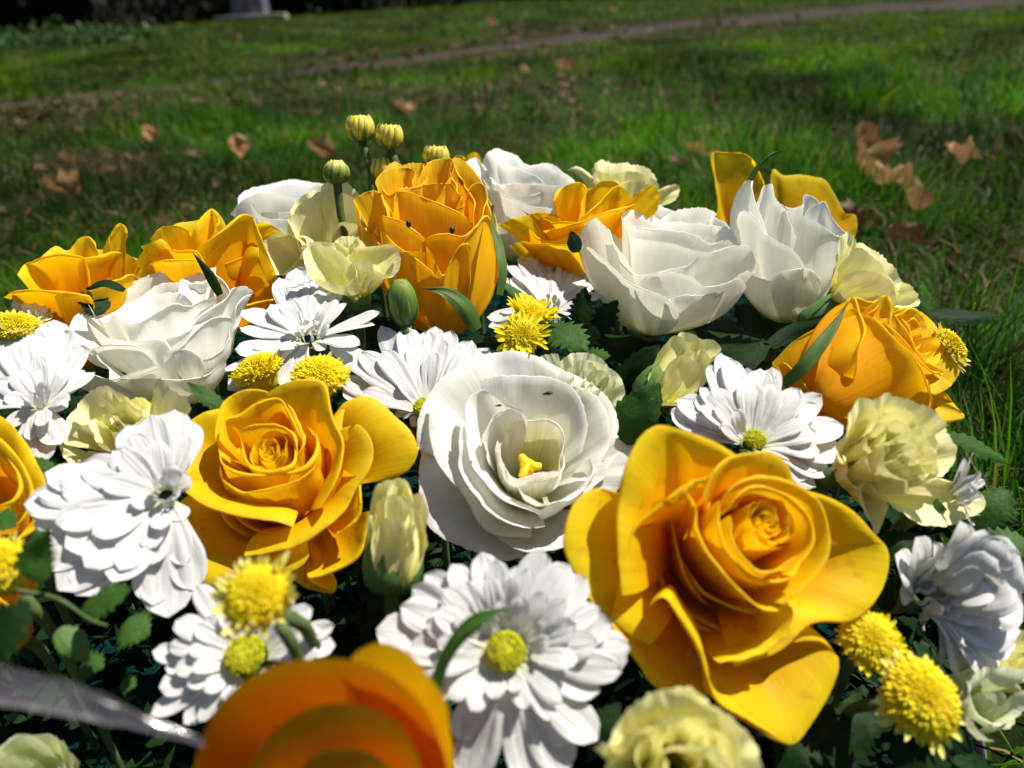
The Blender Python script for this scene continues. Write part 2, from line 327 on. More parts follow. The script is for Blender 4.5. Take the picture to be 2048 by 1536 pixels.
def ground_mat():
    m, n, L = new_mat('soil and thatch'); out = n.new('ShaderNodeOutputMaterial'); tc = n.new('ShaderNodeTexCoord')
    a = n.new('ShaderNodeTexNoise'); a.inputs['Scale'].default_value = 1.6; a.inputs['Detail'].default_value = 6
    b = n.new('ShaderNodeTexNoise'); b.inputs['Scale'].default_value = 60; b.inputs['Detail'].default_value = 7; b.inputs['Roughness'].default_value = .75
    for q in (a, b): L.new(tc.outputs['Object'], q.inputs['Vector'])
    ra = n.new('ShaderNodeValToRGB'); ra.color_ramp.elements[0].position = .52; ra.color_ramp.elements[0].color = (.012, .026, .004, 1); ra.color_ramp.elements[1].position = .6; ra.color_ramp.elements[1].color = (.030, .022, .012, 1)
    L.new(a.outputs['Fac'], ra.inputs[0])
    rb = n.new('ShaderNodeValToRGB'); rb.color_ramp.elements[0].position = .35; rb.color_ramp.elements[0].color = (.3, .3, .3, 1); rb.color_ramp.elements[1].position = .7; rb.color_ramp.elements[1].color = (1.7, 1.5, 1.3, 1)
    L.new(b.outputs['Fac'], rb.inputs[0])
    mx = n.new('ShaderNodeMix'); mx.data_type = 'RGBA'; mx.blend_type = 'MULTIPLY'; mx.inputs[0].default_value = 1; L.new(ra.outputs[0], mx.inputs[6]); L.new(rb.outputs[0], mx.inputs[7])
    bp = n.new('ShaderNodeBump'); bp.inputs['Strength'].default_value = 1; bp.inputs['Distance'].default_value = .01; L.new(b.outputs['Fac'], bp.inputs['Height'])
    p = n.new('ShaderNodeBsdfPrincipled'); p.inputs['Roughness'].default_value = .95; p.inputs['Specular IOR Level'].default_value = .1
    L.new(mx.outputs[2], p.inputs['Base Color']); L.new(bp.outputs[0], p.inputs['Normal']); L.new(p.outputs[0], out.inputs[0]); return m
M['soil'] = ground_mat()
def axis_pts(lo, hi, fine_lo, fine_hi, step):
    a = list(np.arange(fine_lo, fine_hi, step)); o = []
    x = fine_lo; s = step
    while x > lo: s *= 1.25; x -= s; o.append(x)
    b = []; x = fine_hi; s = step
    while x < hi: s *= 1.25; b.append(x); x += s
    return sorted(o) + a + b
xs = axis_pts(-150, 150, -2.5, 2.5, .05); ys = axis_pts(-60, 260, -.3, 4, .05)
V = [(x, y, gz(x, y)) for y in ys for x in xs]
o = mesh('ground', V, grid_faces(len(ys), len(xs)), M['soil']); o['kind'] = 'structure'
M['dirt'] = plain_mat('trodden earth', (.040, .031, .026), .95, .1, 14, .35, .8, bdist=.01)
V = []
for i in range(40):
    for t in np.linspace(0, 1, 7):
        p = PE[i] * (1 - t) + PF[i] * t; ed = .5 - abs(t - .5)
        j = .45 * fbm(i * 1.7, t * 3, 2) * (1 if ed < .2 else .3)
        p = p + (PF[i] - PE[i]) * j
        V.append((p[0], p[1], gz(p[0], p[1]) + (.006 if ed > .1 else -.004)))
o = mesh('path', V, grid_faces(40, 7), M['dirt']); o['kind'] = 'structure'

# ---------------- grass: real blades ----------------
def blade_mat(name, trans=.42, rough=.5, spec=.12):
    m, n, L = new_mat(name); out = n.new('ShaderNodeOutputMaterial'); at = n.new('ShaderNodeAttribute'); at.attribute_name = 'Col'
    p = n.new('ShaderNodeBsdfPrincipled'); L.new(at.outputs['Color'], p.inputs['Base Color']); p.inputs['Roughness'].default_value = rough; p.inputs['Specular IOR Level'].default_value = spec
    t = n.new('ShaderNodeBsdfTranslucent'); sc = n.new('ShaderNodeVectorMath'); sc.operation = 'MULTIPLY'; sc.inputs[1].default_value = (1.5, 1.7, .8); L.new(at.outputs['Color'], sc.inputs[0]); L.new(sc.outputs[0], t.inputs[0])
    mx = n.new('ShaderNodeMixShader'); mx.inputs[0].default_value = trans; L.new(p.outputs[0], mx.inputs[1]); L.new(t.outputs[0], mx.inputs[2]); L.new(mx.outputs[0], out.inputs[0]); return m
M['blade'] = blade_mat('grass blade'); M['straw'] = blade_mat('dry straw', .2, .6)
def blades(name, P, H, Wd, lean, az, C, mat, seg=3, curl=1.0):
    """P roots (n,3), H heights, Wd half widths, lean (0 up..1 flat), az lean direction, C colours"""
    n = len(P); hd = np.stack([np.cos(az), np.sin(az)], 1); fa = az + np.random.uniform(-1.2, 1.2, n) + math.pi / 2
    sd = np.stack([np.cos(fa), np.sin(fa), np.zeros(n)], 1)
    rows = []
    for k in range(seg + 1):
        s = k / seg; ang = lean * (1.0 * .5 + curl * s * .9) * math.pi / 2
        rad = H * s
        off = np.zeros((n, 3)); off[:, 0] = hd[:, 0] * np.sin(ang) * rad; off[:, 1] = hd[:, 1] * np.sin(ang) * rad; off[:, 2] = np.cos(np.minimum(ang, 1.52)) * rad
        w = Wd * (1 - s ** 1.6) if k < seg else Wd * 0
        c = P + off
        if k < seg: rows += [c - sd * w[:, None], c + sd * w[:, None]]
        else: rows += [c]
    nv = 2 * seg + 1
    V = np.stack(rows, 1).reshape(-1, 3)
    F4 = []; b = np.arange(n) * nv
    quads = np.concatenate([np.stack([b + 2 * k, b + 2 * k + 1, b + 2 * k + 3, b + 2 * k + 2], 1) for k in range(seg - 1)]) if seg > 1 else np.zeros((0, 4), int)
    tris = np.stack([b + 2 * seg - 2, b + 2 * seg - 1, b + 2 * seg], 1)
    me = bpy.data.meshes.new(name); me.vertices.add(len(V)); me.vertices.foreach_set('co', V.astype(np.float32).ravel())
    li = np.concatenate([quads.ravel(), tris.ravel()]).astype(np.int32); me.loops.add(len(li)); me.loops.foreach_set('vertex_index', li)
    st = np.concatenate([np.arange(len(quads)) * 4, len(quads) * 4 + np.arange(len(tris)) * 3]).astype(np.int32)
    me.polygons.add(len(st)); me.polygons.foreach_set('loop_start', st)
    me.update(calc_edges=True)
    me.polygons.foreach_set('use_smooth', np.ones(len(st), bool))
    ca = me.color_attributes.new('Col', 'FLOAT_COLOR', 'POINT')
    cc = np.ones((n, nv, 4), np.float32); cc[:, :, :3] = C[:, None, :]
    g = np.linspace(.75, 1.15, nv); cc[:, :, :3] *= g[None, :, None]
    ca.data.foreach_set('color', cc.ravel()); me.materials.append(mat)
    o = bpy.data.objects.new(name, me); COL.objects.link(o); o['kind'] = 'stuff'; return o
def scatter(n, rmin, rmax, pw, amin=-42, amax=42):
    u = np.random.rand(n); e = 2 - pw
    r = (rmin ** e + u * (rmax ** e - rmin ** e)) ** (1 / e)
    a = np.radians(np.random.uniform(amin, amax, n)); return r * np.sin(a), r * np.cos(a), r
def in_foam(x, y): return inside_foam(x, y)
FOAM_PX = [(-160, 720), (60, 640), (380, 560), (900, 500), (1330, 500), (1600, 540), (1700, 620), (1780, 740), (1830, 880), (1880, 1020), (1930, 1180), (1960, 1400), (1960, 1800), (-160, 1800)]
FZ = .032
FOAM = np.array([G(x, y, FZ)[:2] for x, y in FOAM_PX])
def inside_foam(x, y):
    c = False; n = len(FOAM); j = n - 1
    for i in range(n):
        xi, yi = FOAM[i]; xj, yj = FOAM[j]
        if (yi > y) != (yj > y) and x < (xj - xi) * (y - yi) / (yj - yi) + xi: c = not c
        j = i
    return c
def grass(name, n, rmin, rmax, pw, hscale, label, amin=-42, amax=42):
    X, Y, Rr = scatter(n, rmin, rmax, pw, amin, amax)
    P = []; H = []; Wd = []; ln = []; az = []; C = []
    for x, y, r in zip(X, Y, Rr):
        if on_path(x, y) < 1.0 + .35 * fbm(x * 2, y * 2, 4) and random.random() < .97 - .5 * max(0, min(1, (-.4 - x) / 1.5)): continue
        if r < .8 and inside_foam(x, y): continue
        cl = fbm(x * 4, y * 4, 1) + .6 * fbm(x * 11, y * 11, 6); bb = bare(x, y) + .5 * fbm(x * 6, y * 6, 2)
        keep = 1.0
        if bb < 1: keep = .34 if r < 1.2 else .22
        elif bb < 1.3: keep = .6
        if cl < -.15: keep *= .75
        if random.random() > keep: continue
        tall = .55 + .75 * max(0, cl + .25)
        if r > 3: tall = .5 + .3 * max(0, cl)
        h = ((.078 if (r < 2.0 and x > .12 * r + .05) else .060) * tall * hscale) * random.uniform(.5, 1.35)
        P.append((x, y, gz(x, y) - .002)); H.append(h); Wd.append(random.uniform(.0005, .0011) * (1 + max(0, r - .8) * .65))
        ln.append(random.uniform(.05, .75) if random.random() < .85 else random.uniform(.7, 1.05))
        az.append(4.2 * fbm(x * 5, y * 5, 8) * 1.5 + random.gauss(0, .9))
        q = random.random(); g = fbm(x * 2.2, y * 2.2, 5)
        if q < .045: c = (.26, .19, .07)
        elif q < .10: c = (.15, .17, .04)
        elif q < .55: c = (.060, .165, .006)
        else: c = (.032, .115, .006)
        if r > 2.5: c = (c[0] * 1.1 + .012, c[1] * .95 + .004, c[2] * 1.1 + .001)
        k = max(.3, 1 + 1.3 * g + .7 * fbm(x * 9, y * 9, 7)) * random.uniform(.55, 1.15) * .78; C.append((c[0] * k, c[1] * k, c[2] * k))
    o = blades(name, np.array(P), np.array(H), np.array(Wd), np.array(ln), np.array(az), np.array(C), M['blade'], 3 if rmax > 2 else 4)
    return o
grass('lawn_grass', 90000, .30, 1.3, .9, 1.0, '')
grass('lawn_grass', 150000, 1.2, 5.5, 1.15, 1.0, '')
grass('lawn_grass', 90000, 5.3, 24, 1.1, 1.5, '')
grass('lawn_grass', 60000, .22, 3.2, 1.1, 1.0, '', 42, 318)
# dry straw and thatch lying flat in the bare spots
X, Y, Rr = scatter(42000, .32, 5.5, 1.2)
sel = [i for i in range(len(X)) if (bare(X[i], Y[i]) + .5 * fbm(X[i] * 6, Y[i] * 6, 2) < 1.35 or random.random() < .07) and on_path(X[i], Y[i]) > .9 and not (Rr[i] < .8 and inside_foam(X[i], Y[i]))]
X, Y, Rr = X[sel], Y[sel], Rr[sel]; n = len(X)
Cs = np.array([(.17, .115, .055), (.26, .20, .10), (.10, .060, .030), (.13, .11, .04)])[np.random.randint(0, 4, n)] * np.random.uniform(.35, .95, (n, 1))
blades('dry_thatch', np.stack([X, Y, np.array([gz(a, b) for a, b in zip(X, Y)]) + np.random.uniform(.001, .010, n)], 1), np.random.uniform(.012, .045, n), np.random.uniform(.0004, .001, n) * (1 + Rr * .2),
       np.random.uniform(.85, 1.15, n), np.random.uniform(0, 6.28, n), Cs, M['straw'], 3, curl=.35)

# ---------------- leaf litter ----------------
M['dead'] = petal_mat('dead leaf', [(0, (.26, .135, .05)), (.5, (.38, .22, .09)), (1, (.29, .16, .06))], trans=.3, vein=.3, veinscale=(8, 3), bump=.8, rough=.6, spec=.25)
M['dead_dark'] = petal_mat('old dead leaf', [(0, (.07, .035, .016)), (1, (.13, .07, .032))], trans=.2, vein=.3, veinscale=(8, 3), bump=.8, rough=.6, spec=.25)
def dead_leaf_geo(L, lobes, curl, seed, nr=19, nc=9):
    V = []; UVs = []
    for i in range(nr):
        s = i / (nr - 1); w = L * .36 * (math.sin(math.pi * min(1, s * .95 + .04)) ** .7) * (1 + lobes * .55 * math.cos(s * 2.3 * 6.283 + seed) + .10 * math.sin(s * 40 + seed))
        for j in range(nc):
            q = 2 * j / (nc - 1) - 1
            x = q * w; y = (s - .5) * L + abs(q) * w * .25
            z = curl * (x * x) / (L * .3) + curl * .6 * ((s - .5) * L) ** 2 / (L * .5) + L * .22 * fbm(x / L * 4 + seed, y / L * 4, seed) + .03 * L * abs(math.sin(s * 14)) * abs(q)
            V.append((x, y, z)); UVs.append(((q + 1) / 2, s))
    return np.array(V), UVs
from mathutils import Euler
def dead_leaf(px, py, L, rot, label, mat='dead', lobes=.35, curl=.6, zo=.02, grp='dead leaves fallen on the lawn'):
    L *= .78 if abs(px - 1750) > 60 else 1.0; rot = (rot[0] * .7, rot[1], rot[2])
    g = G(px, py, zo); seed = random.random() * 30
    V, UVs = dead_leaf_geo(L, lobes, curl, seed); m = Euler([R(a) for a in rot]).to_matrix(); V = V @ np.array(m).T
    L_ = L; dz = gz(g[0], g[1]) + .018 - (g[2] + V[:, 2].min())
    V[:, 2] += max(dz, 0) if zo > .03 else dz
    o = mesh('dead_leaf', V, grid_faces(19, 9), M[mat], None, UVs, loc=g)
    o['label'] = label; o['category'] = 'leaf'; o['group'] = grp; return o
dead_leaf(1775, 372, .085, (25, 15, 70), 'large pale brown curled oak leaf on the grass behind the cream carnation at right', lobes=.3, curl=.5)
dead_leaf(1718, 318, .080, (70, 10, 25), 'brown leaf standing on edge just above the large curled oak leaf', lobes=.2, curl=.9, zo=.04)
dead_leaf(1400, 312, .085, (20, 10, 55), 'light brown leaf flat on the ground just left of the upright yellow rose petal', lobes=.3)
dead_leaf(1360, 330, .05, (10, -10, 110), 'small brown leaf beside the light brown leaf near the upright yellow petal', mat='dead_dark', lobes=.25)
dead_leaf(645, 305, .075, (55, 20, 160), 'brown leaf standing in grass to the left of the tall yellow flower buds', lobes=.25, curl=.8, zo=.03)
dead_leaf(478, 300, .06, (65, 10, 20), 'thin orange brown leaf on edge in grass at left', lobes=.15, curl=.9, zo=.03)
dead_leaf(305, 270, .055, (60, 0, 10), 'narrow rusty leaf upright in the grass at upper left', lobes=.15, curl=.9, zo=.03)
dead_leaf(130, 375, .075, (45, 20, 175), 'yellowish brown leaf in the grass above the far left rose', lobes=.3, curl=.8, zo=.03)
dead_leaf(810, 222, .08, (15, 10, 60), 'pale brown leaf lying beyond the tallest yellow bud', lobes=.3)
dead_leaf(1130, 135, .10, (10, 10, 100), 'beige leaf beside the worn path', lobes=.3)
dead_leaf(1050, 142, .06, (20, 10, 30), 'small tan leaf left of the beige leaf beside the worn path', lobes=.3)
dead_leaf(1830, 415, .05, (30, 10, 80), 'little pale twig like leaf with whitish tip right of the rear yellow rose', lobes=.1, curl=1.2)
dead_leaf(1690, 452, .06, (15, 0, 100), 'reddish brown leaf scrap close behind the cream carnation', mat='dead_dark', lobes=.2)
dead_leaf(1815, 490, .06, (15, 10, 70), 'reddish brown leaf scrap right of the white lisianthus', mat='dead_dark', lobes=.2)
dead_leaf(1920, 320, .07, (15, 10, 40), 'tan leaf half buried in tall grass near the right edge', lobes=.3)
dead_leaf(1225, 22, .12, (20, 10, 40), 'orange brown leaf far off on the lawn above the path', lobes=.3)
dead_leaf(985, 50, .14, (20, 10, 40), 'far tan leaf near the middle of the top edge', lobes=.3)
# small scraps nobody could count
V = []; Fc = []; UVs = []
X, Y, Rr = scatter(2600, .45, 9, 1.0)
for x, y, r in zip(X, Y, Rr):
    if inside_foam(x, y) and r < .8: continue
    b_ = bare(x, y); pa = on_path(x, y)
    if not (b_ < 1.0 or random.random() < .025 or (1 < pa < 1.6 and random.random() < .4)): continue
    L = random.uniform(.012, .045) * (1 + r * .05); v, u = dead_leaf_geo(L, .3, random.uniform(-.8, 1), random.random() * 30, 5, 5)
    v = v @ np.array(Euler((random.uniform(-.8, .8), random.uniform(-.8, .8), random.uniform(0, 6.3))).to_matrix()).T
    k = len(V); V += list(v + np.array([x, y, gz(x, y) + .006])); UVs += u; Fc += [tuple(i + k for i in f) for f in grid_faces(5, 5)]
o = mesh('leaf_litter', V, Fc, M['dead_dark'], None, UVs); o['kind'] = 'stuff'

# ---------------- far hedge, weeds, stone post ----------------
M['hedge_leaf'] = plain_mat('hedge leaf', (.010, .020, .006), .6, .1, 3, .4, 0, trans=.15)
M['weed_leaf'] = plain_mat('weed leaf', (.06, .12, .03), .5, .3, 3, .4, 0, trans=.35)
M['hedge_shade'] = plain_mat('hedge shade backing', (.012, .011, .008), .9, .1, 3, .4, .3)  # for dark sheets standing in for the shaded inside of the bushes
def cards(n, fn, smin, smax):
    V = []; Fc = []
    for _ in range(n):
        p = np.array(fn()); s = random.uniform(smin, smax); a = nrm(np.random.randn(3)); b = nrm(np.cross(a, np.random.randn(3)))
        k = len(V); V += [p - a * s, p + b * s * .45 + a * s * .1, p + a * s, p - b * s * .45 + a * s * .1]; Fc += [(k, k + 1, k + 2), (k, k + 2, k + 3)]
    return V, Fc
HB = resample([G(-700, 100), G(0, 92), G(330, 64), G(560, 28), G(800, 22), G(1100, -2), G(1400, -8), G(2200, -30)], 30)
HB[:, 2] = 0
for seg in range(6):
    a, b = HB[seg * 4 + (0 if seg else 0)], HB[min(29, seg * 5 + 5)]
    a = HB[seg * 5] if seg * 5 < 30 else HB[-1]; b = HB[min(29, seg * 5 + 5)]
    dr = nrm(b - a); dp = np.array([-dr[1], dr[0], 0]);  dp = dp if dp[1] > 0 else -dp
    c = (a + b) / 2; Ls = np.linalg.norm(b - a); hh = 2.6 + .5 * random.random(); dep = 1.6
    names = ['dark shaded bush at the far left end of the hedge', 'dark shaded bush behind the pale weeds at upper left', 'dark bush beside the grey post', 'dark bush right of the grey post along the lawn edge',
             'far dark bush beyond the lawn near the top middle', 'farthest dark bush just above the frame at top right']
    t = thing('hedge_bush', names[seg], 'bush', c, 'dark bushes along the far side of the lawn')
    def fn():
        u = random.uniform(-.54, .54); v = random.random() ** .6; z = random.random() ** .9
        prof = (1 - .35 * z ** 3)
        front = random.random() < .7
        d = (0 if front else dep * v) + .35 * (1 - prof) + .18 * fbm(u * Ls, z * 3, seg) + random.uniform(0, .25)
        return dr * u * Ls + dp * (d + .1) + np.array([0, 0, .04 + z * hh * (1 + .12 * fbm(u * Ls * .7, seg, 1))])
    V, Fc = cards(3600, fn, .035, .09); mesh('foliage', V, Fc, M['hedge_leaf'], t, smooth=False)
    V, Fc = [], []
    nn_ = 14
    for i in range(nn_):
        for j in range(8):
            u = i / (nn_ - 1) - .5; z = j / 7
            p = dr * u * Ls * 1.02 + dp * (.45 + .25 * fbm(u * Ls * 2, z * 4, 5) + .2 * z * z) + np.array([0, 0, z * hh * .98 - .02]); V.append(p)
    k = len(V); Fc = grid_faces(8, nn_)
    Fc = [(i * 8 + j, i * 8 + j + 1, (i + 1) * 8 + j + 1, (i + 1) * 8 + j) for i in range(nn_ - 1) for j in range(7)]
    V2 = [v + dp * 1.2 for v in V]; Fc += [tuple(q + k for q in f) for f in Fc]; V += V2
    mesh('shade_backing', V, Fc, M['hedge_shade'], t)
def weed(px, py, w, h, label, n=260):
    g = G(px, py); t = thing('low_weed', label, 'plant', (g[0], g[1], 0), 'low weeds in front of the dark hedge')
    V, Fc = cards(n, lambda: (random.gauss(0, w * .4), random.gauss(0, w * .25), abs(random.gauss(0, h * .5)) + .02), .018, .045); mesh('foliage', V, Fc, M['weed_leaf'], t, smooth=False)
    V, Fc = [], []
    for q in range(6):
        x, y = random.gauss(0, w * .2), random.gauss(0, w * .15); k = len(V); V += [(x, y, -.01), (x + .006, y, -.01), (x * 1.3 + .003, y * 1.2, h * .7)]; Fc.append((k, k + 1, k + 2))
    mesh('stem', V, Fc, M['stem'], t)
weed(20, 96, .32, .10, 'low pale green weeds at the far left edge below the dark hedge')
weed(125, 92, .30, .12, 'clump of pale weeds right of the left edge weeds')
weed(210, 88, .22, .10, 'short weeds midway along the front of the hedge')
weed(280, 80, .20, .08, 'rightmost low weeds before the bare soil strip')
weed(620, 26, .8, .22, 'green weeds just right of the grey post foot', 420)
weed(700, 20, .7, .2, 'weeds further right of the grey post along the hedge', 350)
weed(215, 8, .35, .10, 'sunlit leafy sprig high in the dark bush at top left', 160)
for o_ in [x for x in bpy.data.objects if x.name.startswith('low_weed')][-1:]:
    o_.location.z = .42; o_.location.y -= .1
# grey post with stone footing
g = G(500, 42); t = thing('stone_post', 'blurred grey stone post with a low pale footing in front of the hedge', 'post', (g[0], g[1], 0))
def box(name, c, s, mat, parent, bev=.01):
    import bmesh
    bm = bmesh.new(); bmesh.ops.create_cube(bm, size=1)
    for v in bm.verts: v.co = Vector((v.co.x * s[0] + c[0], v.co.y * s[1] + c[1], v.co.z * s[2] + c[2]))
    bmesh.ops.bevel(bm, geom=bm.edges[:], offset=bev, segments=2, affect='EDGES'); me = bpy.data.meshes.new(name); bm.to_mesh(me); bm.free(); me.materials.append(mat)
    o = bpy.data.objects.new(name, me); COL.objects.link(o); o.parent = parent; return o
M['grey_stone'] = plain_mat('grey stone', (.12, .125, .16), .8, .2, 8, .3, .5, bdist=.01)
M['pale_stone'] = plain_mat('pale stone', (.34, .30, .24), .8, .2, 10, .3, .5, bdist=.01)
sc_ = (g[1]) * 1.0
box('shaft', (0, .12, .9), (.42, .34, 1.8), M['grey_stone'], t, .02)
box('footing', (.06, -.14, .03), (.95, .20, .10), M['pale_stone'], t, .02)
# filler foliage, darkened in place of shade, between the flower heads, over the foam
# foam tray holding the flowers
cx_, cy_ = FOAM.mean(0); tf = thing('floral_foam', 'dark green floral foam cushion that holds all the flowers', 'floral foam', (cx_, cy_, 0))
Q = np.array([*[(x, y, 0) for x, y in FOAM], (FOAM[0][0], FOAM[0][1], 0)]); Q = resample(Q, 90)[:-1]; n = len(Q); cc = np.array([cx_, cy_, 0])
V = []
lv = [(1.0, .006), (1.0, .018), (.985, FZ - .008), (.955, FZ), (.75, FZ + .004), (.5, FZ + .006), (.25, FZ + .006), (.02, FZ + .006)]
for k, (s_, z) in enumerate(lv):
    for i, q in enumerate(Q):
        p = cc + (q - cc) * s_; V.append((p[0] - cx_, p[1] - cy_, z + .004 * fbm(p[0] * 25, p[1] * 25, 1) + .003 * fbm(p[0] * 70, p[1] * 70, 1)))
Fc = [(k * n + i, k * n + (i + 1) % n, (k + 1) * n + (i + 1) % n, (k + 1) * n + i) for k in range(len(lv) - 1) for i in range(n)]
Fc.append(tuple((len(lv) - 1) * n + i for i in range(n)))
mesh('foam_block', V, Fc, M['foam'], tf)
V = []
for k, (s_, z) in enumerate([(.97, -.004), (1.02, .0), (1.03, .014), (1.015, .014), (1.005, .004)]):
    for q in Q: p = cc + (q - cc) * s_; V.append((p[0] - cx_, p[1] - cy_, z))
Fc = [(k * n + i, k * n + (i + 1) % n, (k + 1) * n + (i + 1) % n, (k + 1) * n + i) for k in range(4) for i in range(n)]
M['tray'] = plain_mat('black plastic tray', (.012, .012, .012), .4, .4, 20, .1, .05)
mesh('tray', V, Fc, M['tray'], tf)

M['filler'] = blade_mat('filler foliage', .08, .8, .03)  # leaflets added to darken the gaps, shade put into their colour
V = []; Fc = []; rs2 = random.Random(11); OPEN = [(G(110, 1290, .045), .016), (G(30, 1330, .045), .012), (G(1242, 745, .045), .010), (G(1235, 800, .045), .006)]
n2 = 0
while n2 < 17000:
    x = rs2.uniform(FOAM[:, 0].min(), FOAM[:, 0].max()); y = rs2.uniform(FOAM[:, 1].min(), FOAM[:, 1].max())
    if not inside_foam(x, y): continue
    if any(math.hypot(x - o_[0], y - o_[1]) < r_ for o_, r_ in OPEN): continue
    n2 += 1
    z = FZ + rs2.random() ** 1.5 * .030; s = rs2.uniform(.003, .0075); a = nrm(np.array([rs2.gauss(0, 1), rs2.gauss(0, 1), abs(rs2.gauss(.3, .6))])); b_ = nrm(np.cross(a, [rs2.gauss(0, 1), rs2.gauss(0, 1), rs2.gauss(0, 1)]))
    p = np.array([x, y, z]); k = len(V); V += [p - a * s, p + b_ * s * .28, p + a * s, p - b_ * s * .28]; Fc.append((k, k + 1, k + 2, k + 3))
o = mesh('gap_shade_foliage', V, Fc, M['filler'], None, smooth=False); o['kind'] = 'stuff'
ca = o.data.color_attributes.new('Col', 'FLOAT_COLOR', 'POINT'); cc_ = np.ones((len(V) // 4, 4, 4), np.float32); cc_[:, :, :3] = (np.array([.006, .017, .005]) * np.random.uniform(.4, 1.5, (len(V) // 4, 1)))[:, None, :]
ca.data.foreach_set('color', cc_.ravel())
# ---------------- tracing frames (only a change of picture origin and scale) ----------------
FR = dict(A=(0, 384), B=(640, 192), C=(1280, 256), D=(0, 960), E=(640, 960), F=(1280, 960), G=(640, 640), H=(1280, 640), I=(200, 640), P=None)
def Z(f, pts):
    if FR[f] is None: return pts
    x0, y0 = FR[f]; return [(x0 + p[0] / 2.6667, y0 + p[1] / 2.6667, p[2]) for p in pts]
GR = 'yellow roses set in the foam'; GL = 'white lisianthus blooms'; GM = 'white chrysanthemums'; GB = 'yellow button chrysanthemums'; GC = 'cream carnations'; GU = 'green and yellow flower buds'

# ===== R1 big open rose, left of centre =====
r = Flower('yellow_rose', 'open yellow rose with tight spiral centre left of the large open white bloom', 'rose', GR, 537, 905, .232, (-.05, .62, .78), .036, 'rose')
P = lambda pts, *a, **k: r.petal(Z('I', pts), *a, **k)
P([(655, 470, -4), (560, 490, -3), (470, 545, -4), (400, 610, -5), (352, 735, -6), (390, 850, -6), (460, 920, -5), (560, 985, -4), (690, 1030, -3), (850, 1060, -3), (950, 1075, -4), (1030, 1102, -6)], 60, 80, wob=.012)
P([(640, 720, -1), (622, 620, 1), (640, 520, 3), (690, 425, 4), (790, 378, 4), (890, 385, 3), (960, 425, 1), (1010, 500, -1)], 30, 20)
P([(890, 390, 4), (990, 338, 7), (1090, 324, 8), (1180, 340, 7), (1215, 440, 6), (1255, 545, 4), (1300, 640, 2), (1285, 740, 1), (1235, 860, 0), (1172, 1000, -3)], 40, 40, wob=.02)
P([(1290, 600, -8), (1298, 500, -6), (1330, 430, -5), (1400, 403, -5), (1480, 425, -6), (1570, 510, -8), (1660, 600, -10), (1692, 700, -13), (1640, 800, -16), (1520, 860, -18)], 60, 100, wob=.01)
P([(1325, 640, -1), (1325, 580, 1), (1370, 556, 2), (1425, 610, 1), (1447, 700, -1), (1425, 800, -3), (1360, 900, -5), (1310, 1010, -7), (1200, 1110, -8), (1060, 1190, -9), (900, 1235, -10), (765, 1255, -11)], 45, 75, wob=.012)
P([(1300, 800, -3), (1380, 850, -5), (1385, 950, -6), (1340, 1060, -9), (1270, 1130, -10)], 40, 20)
P([(430, 960, -14), (412, 1070, -14), (398, 1200, -15), (455, 1320, -16), (560, 1400, -17), (700, 1412, -18), (860, 1370, -16), (1000, 1345, -15), (1080, 1300, -14), (1110, 1255, -13)], 75, 110, wob=.015)
P([(1440, 1020, -12), (1420, 1120, -13), (1390, 1215, -14), (1290, 1300, -16), (1180, 1350, -18), (1100, 1370, -19), (1250, 1440, -24)], 60, 40)
P([(1020, 1380, -22), (1120, 1430, -25), (1245, 1446, -27), (1250, 1380, -26), (1150, 1340, -24)], 80, 100)
# inner cups
P([(640, 770, -3), (645, 830, -3), (700, 880, -3), (770, 915, -3), (850, 905, -1), (950, 885, 0), (1060, 850, 0), (1130, 800, 0), (1160, 768, -1)], 55, -15, wob=.006)
P([(630, 660, 0), (650, 760, 0), (720, 800, 0), (830, 822, 1), (950, 822, 1), (1070, 790, 1), (1140, 710, 1), (1150, 620, 1), (1100, 560, 1)], 45, -10, wob=.006)
P([(1010, 440, 4), (1035, 520, 3), (1075, 620, 2), (1060, 720, 2)], 30, 10)
P([(640, 640, 3), (670, 540, 4), (740, 520, 4), (840, 450, 5), (950, 430, 5), (1020, 540, 4), (1075, 640, 3)], 30, 5, wob=.008)
P([(740, 600, 2), (800, 575, 3), (900, 568, 3), (990, 590, 3), (1045, 660, 3), (1040, 740, 2)], 30, 0, wob=.01)
P([(748, 610, 2), (770, 690, 2), (800, 760, 1), (860, 790, 1), (950, 790, 2), (1020, 760, 2), (1030, 690, 2), (1000, 600, 2)], 30, -10, wob=.01)
r.body(15, -7); r.body(20, -15, 5, 40)
r.core([6.2, 5.2, 4.2, 3.3, 2.4, 1.6, .9], 1.5, -.2, 30, 137.5, 200, 2, ctr=(.3, 0), wob=.02)

# ===== R2 largest rose, right foreground =====
r = Flower('yellow_rose', 'largest open yellow rose at lower right with widely flared outer petals', 'rose', GR, 1535, 1045, .188, (.28, .45, .85), .040, 'rose')
P = lambda pts, *a, **k: r.petal(pts, *a, **k)
P([(1243, 1190, -12), (1238, 1080, -6), (1243, 1000, -3), (1252, 935, 1), (1278, 880, 3), (1315, 852, 4), (1370, 862, 4), (1430, 885, 3), (1475, 912, 1), (1500, 935, -2)], 45, 65, wob=.012)
P([(1300, 1290, -24), (1262, 1268, -21), (1222, 1232, -19), (1182, 1188, -17), (1150, 1140, -16), (1130, 1090, -15), (1136, 1040, -14), (1160, 995, -13), (1195, 975, -12), (1240, 978, -11)], 65, 95, wob=.012)
P([(1405, 985, 1), (1425, 945, 3), (1465, 915, 4), (1515, 905, 5), (1560, 920, 4), (1583, 955, 3), (1580, 990, 1)], 25, 40)
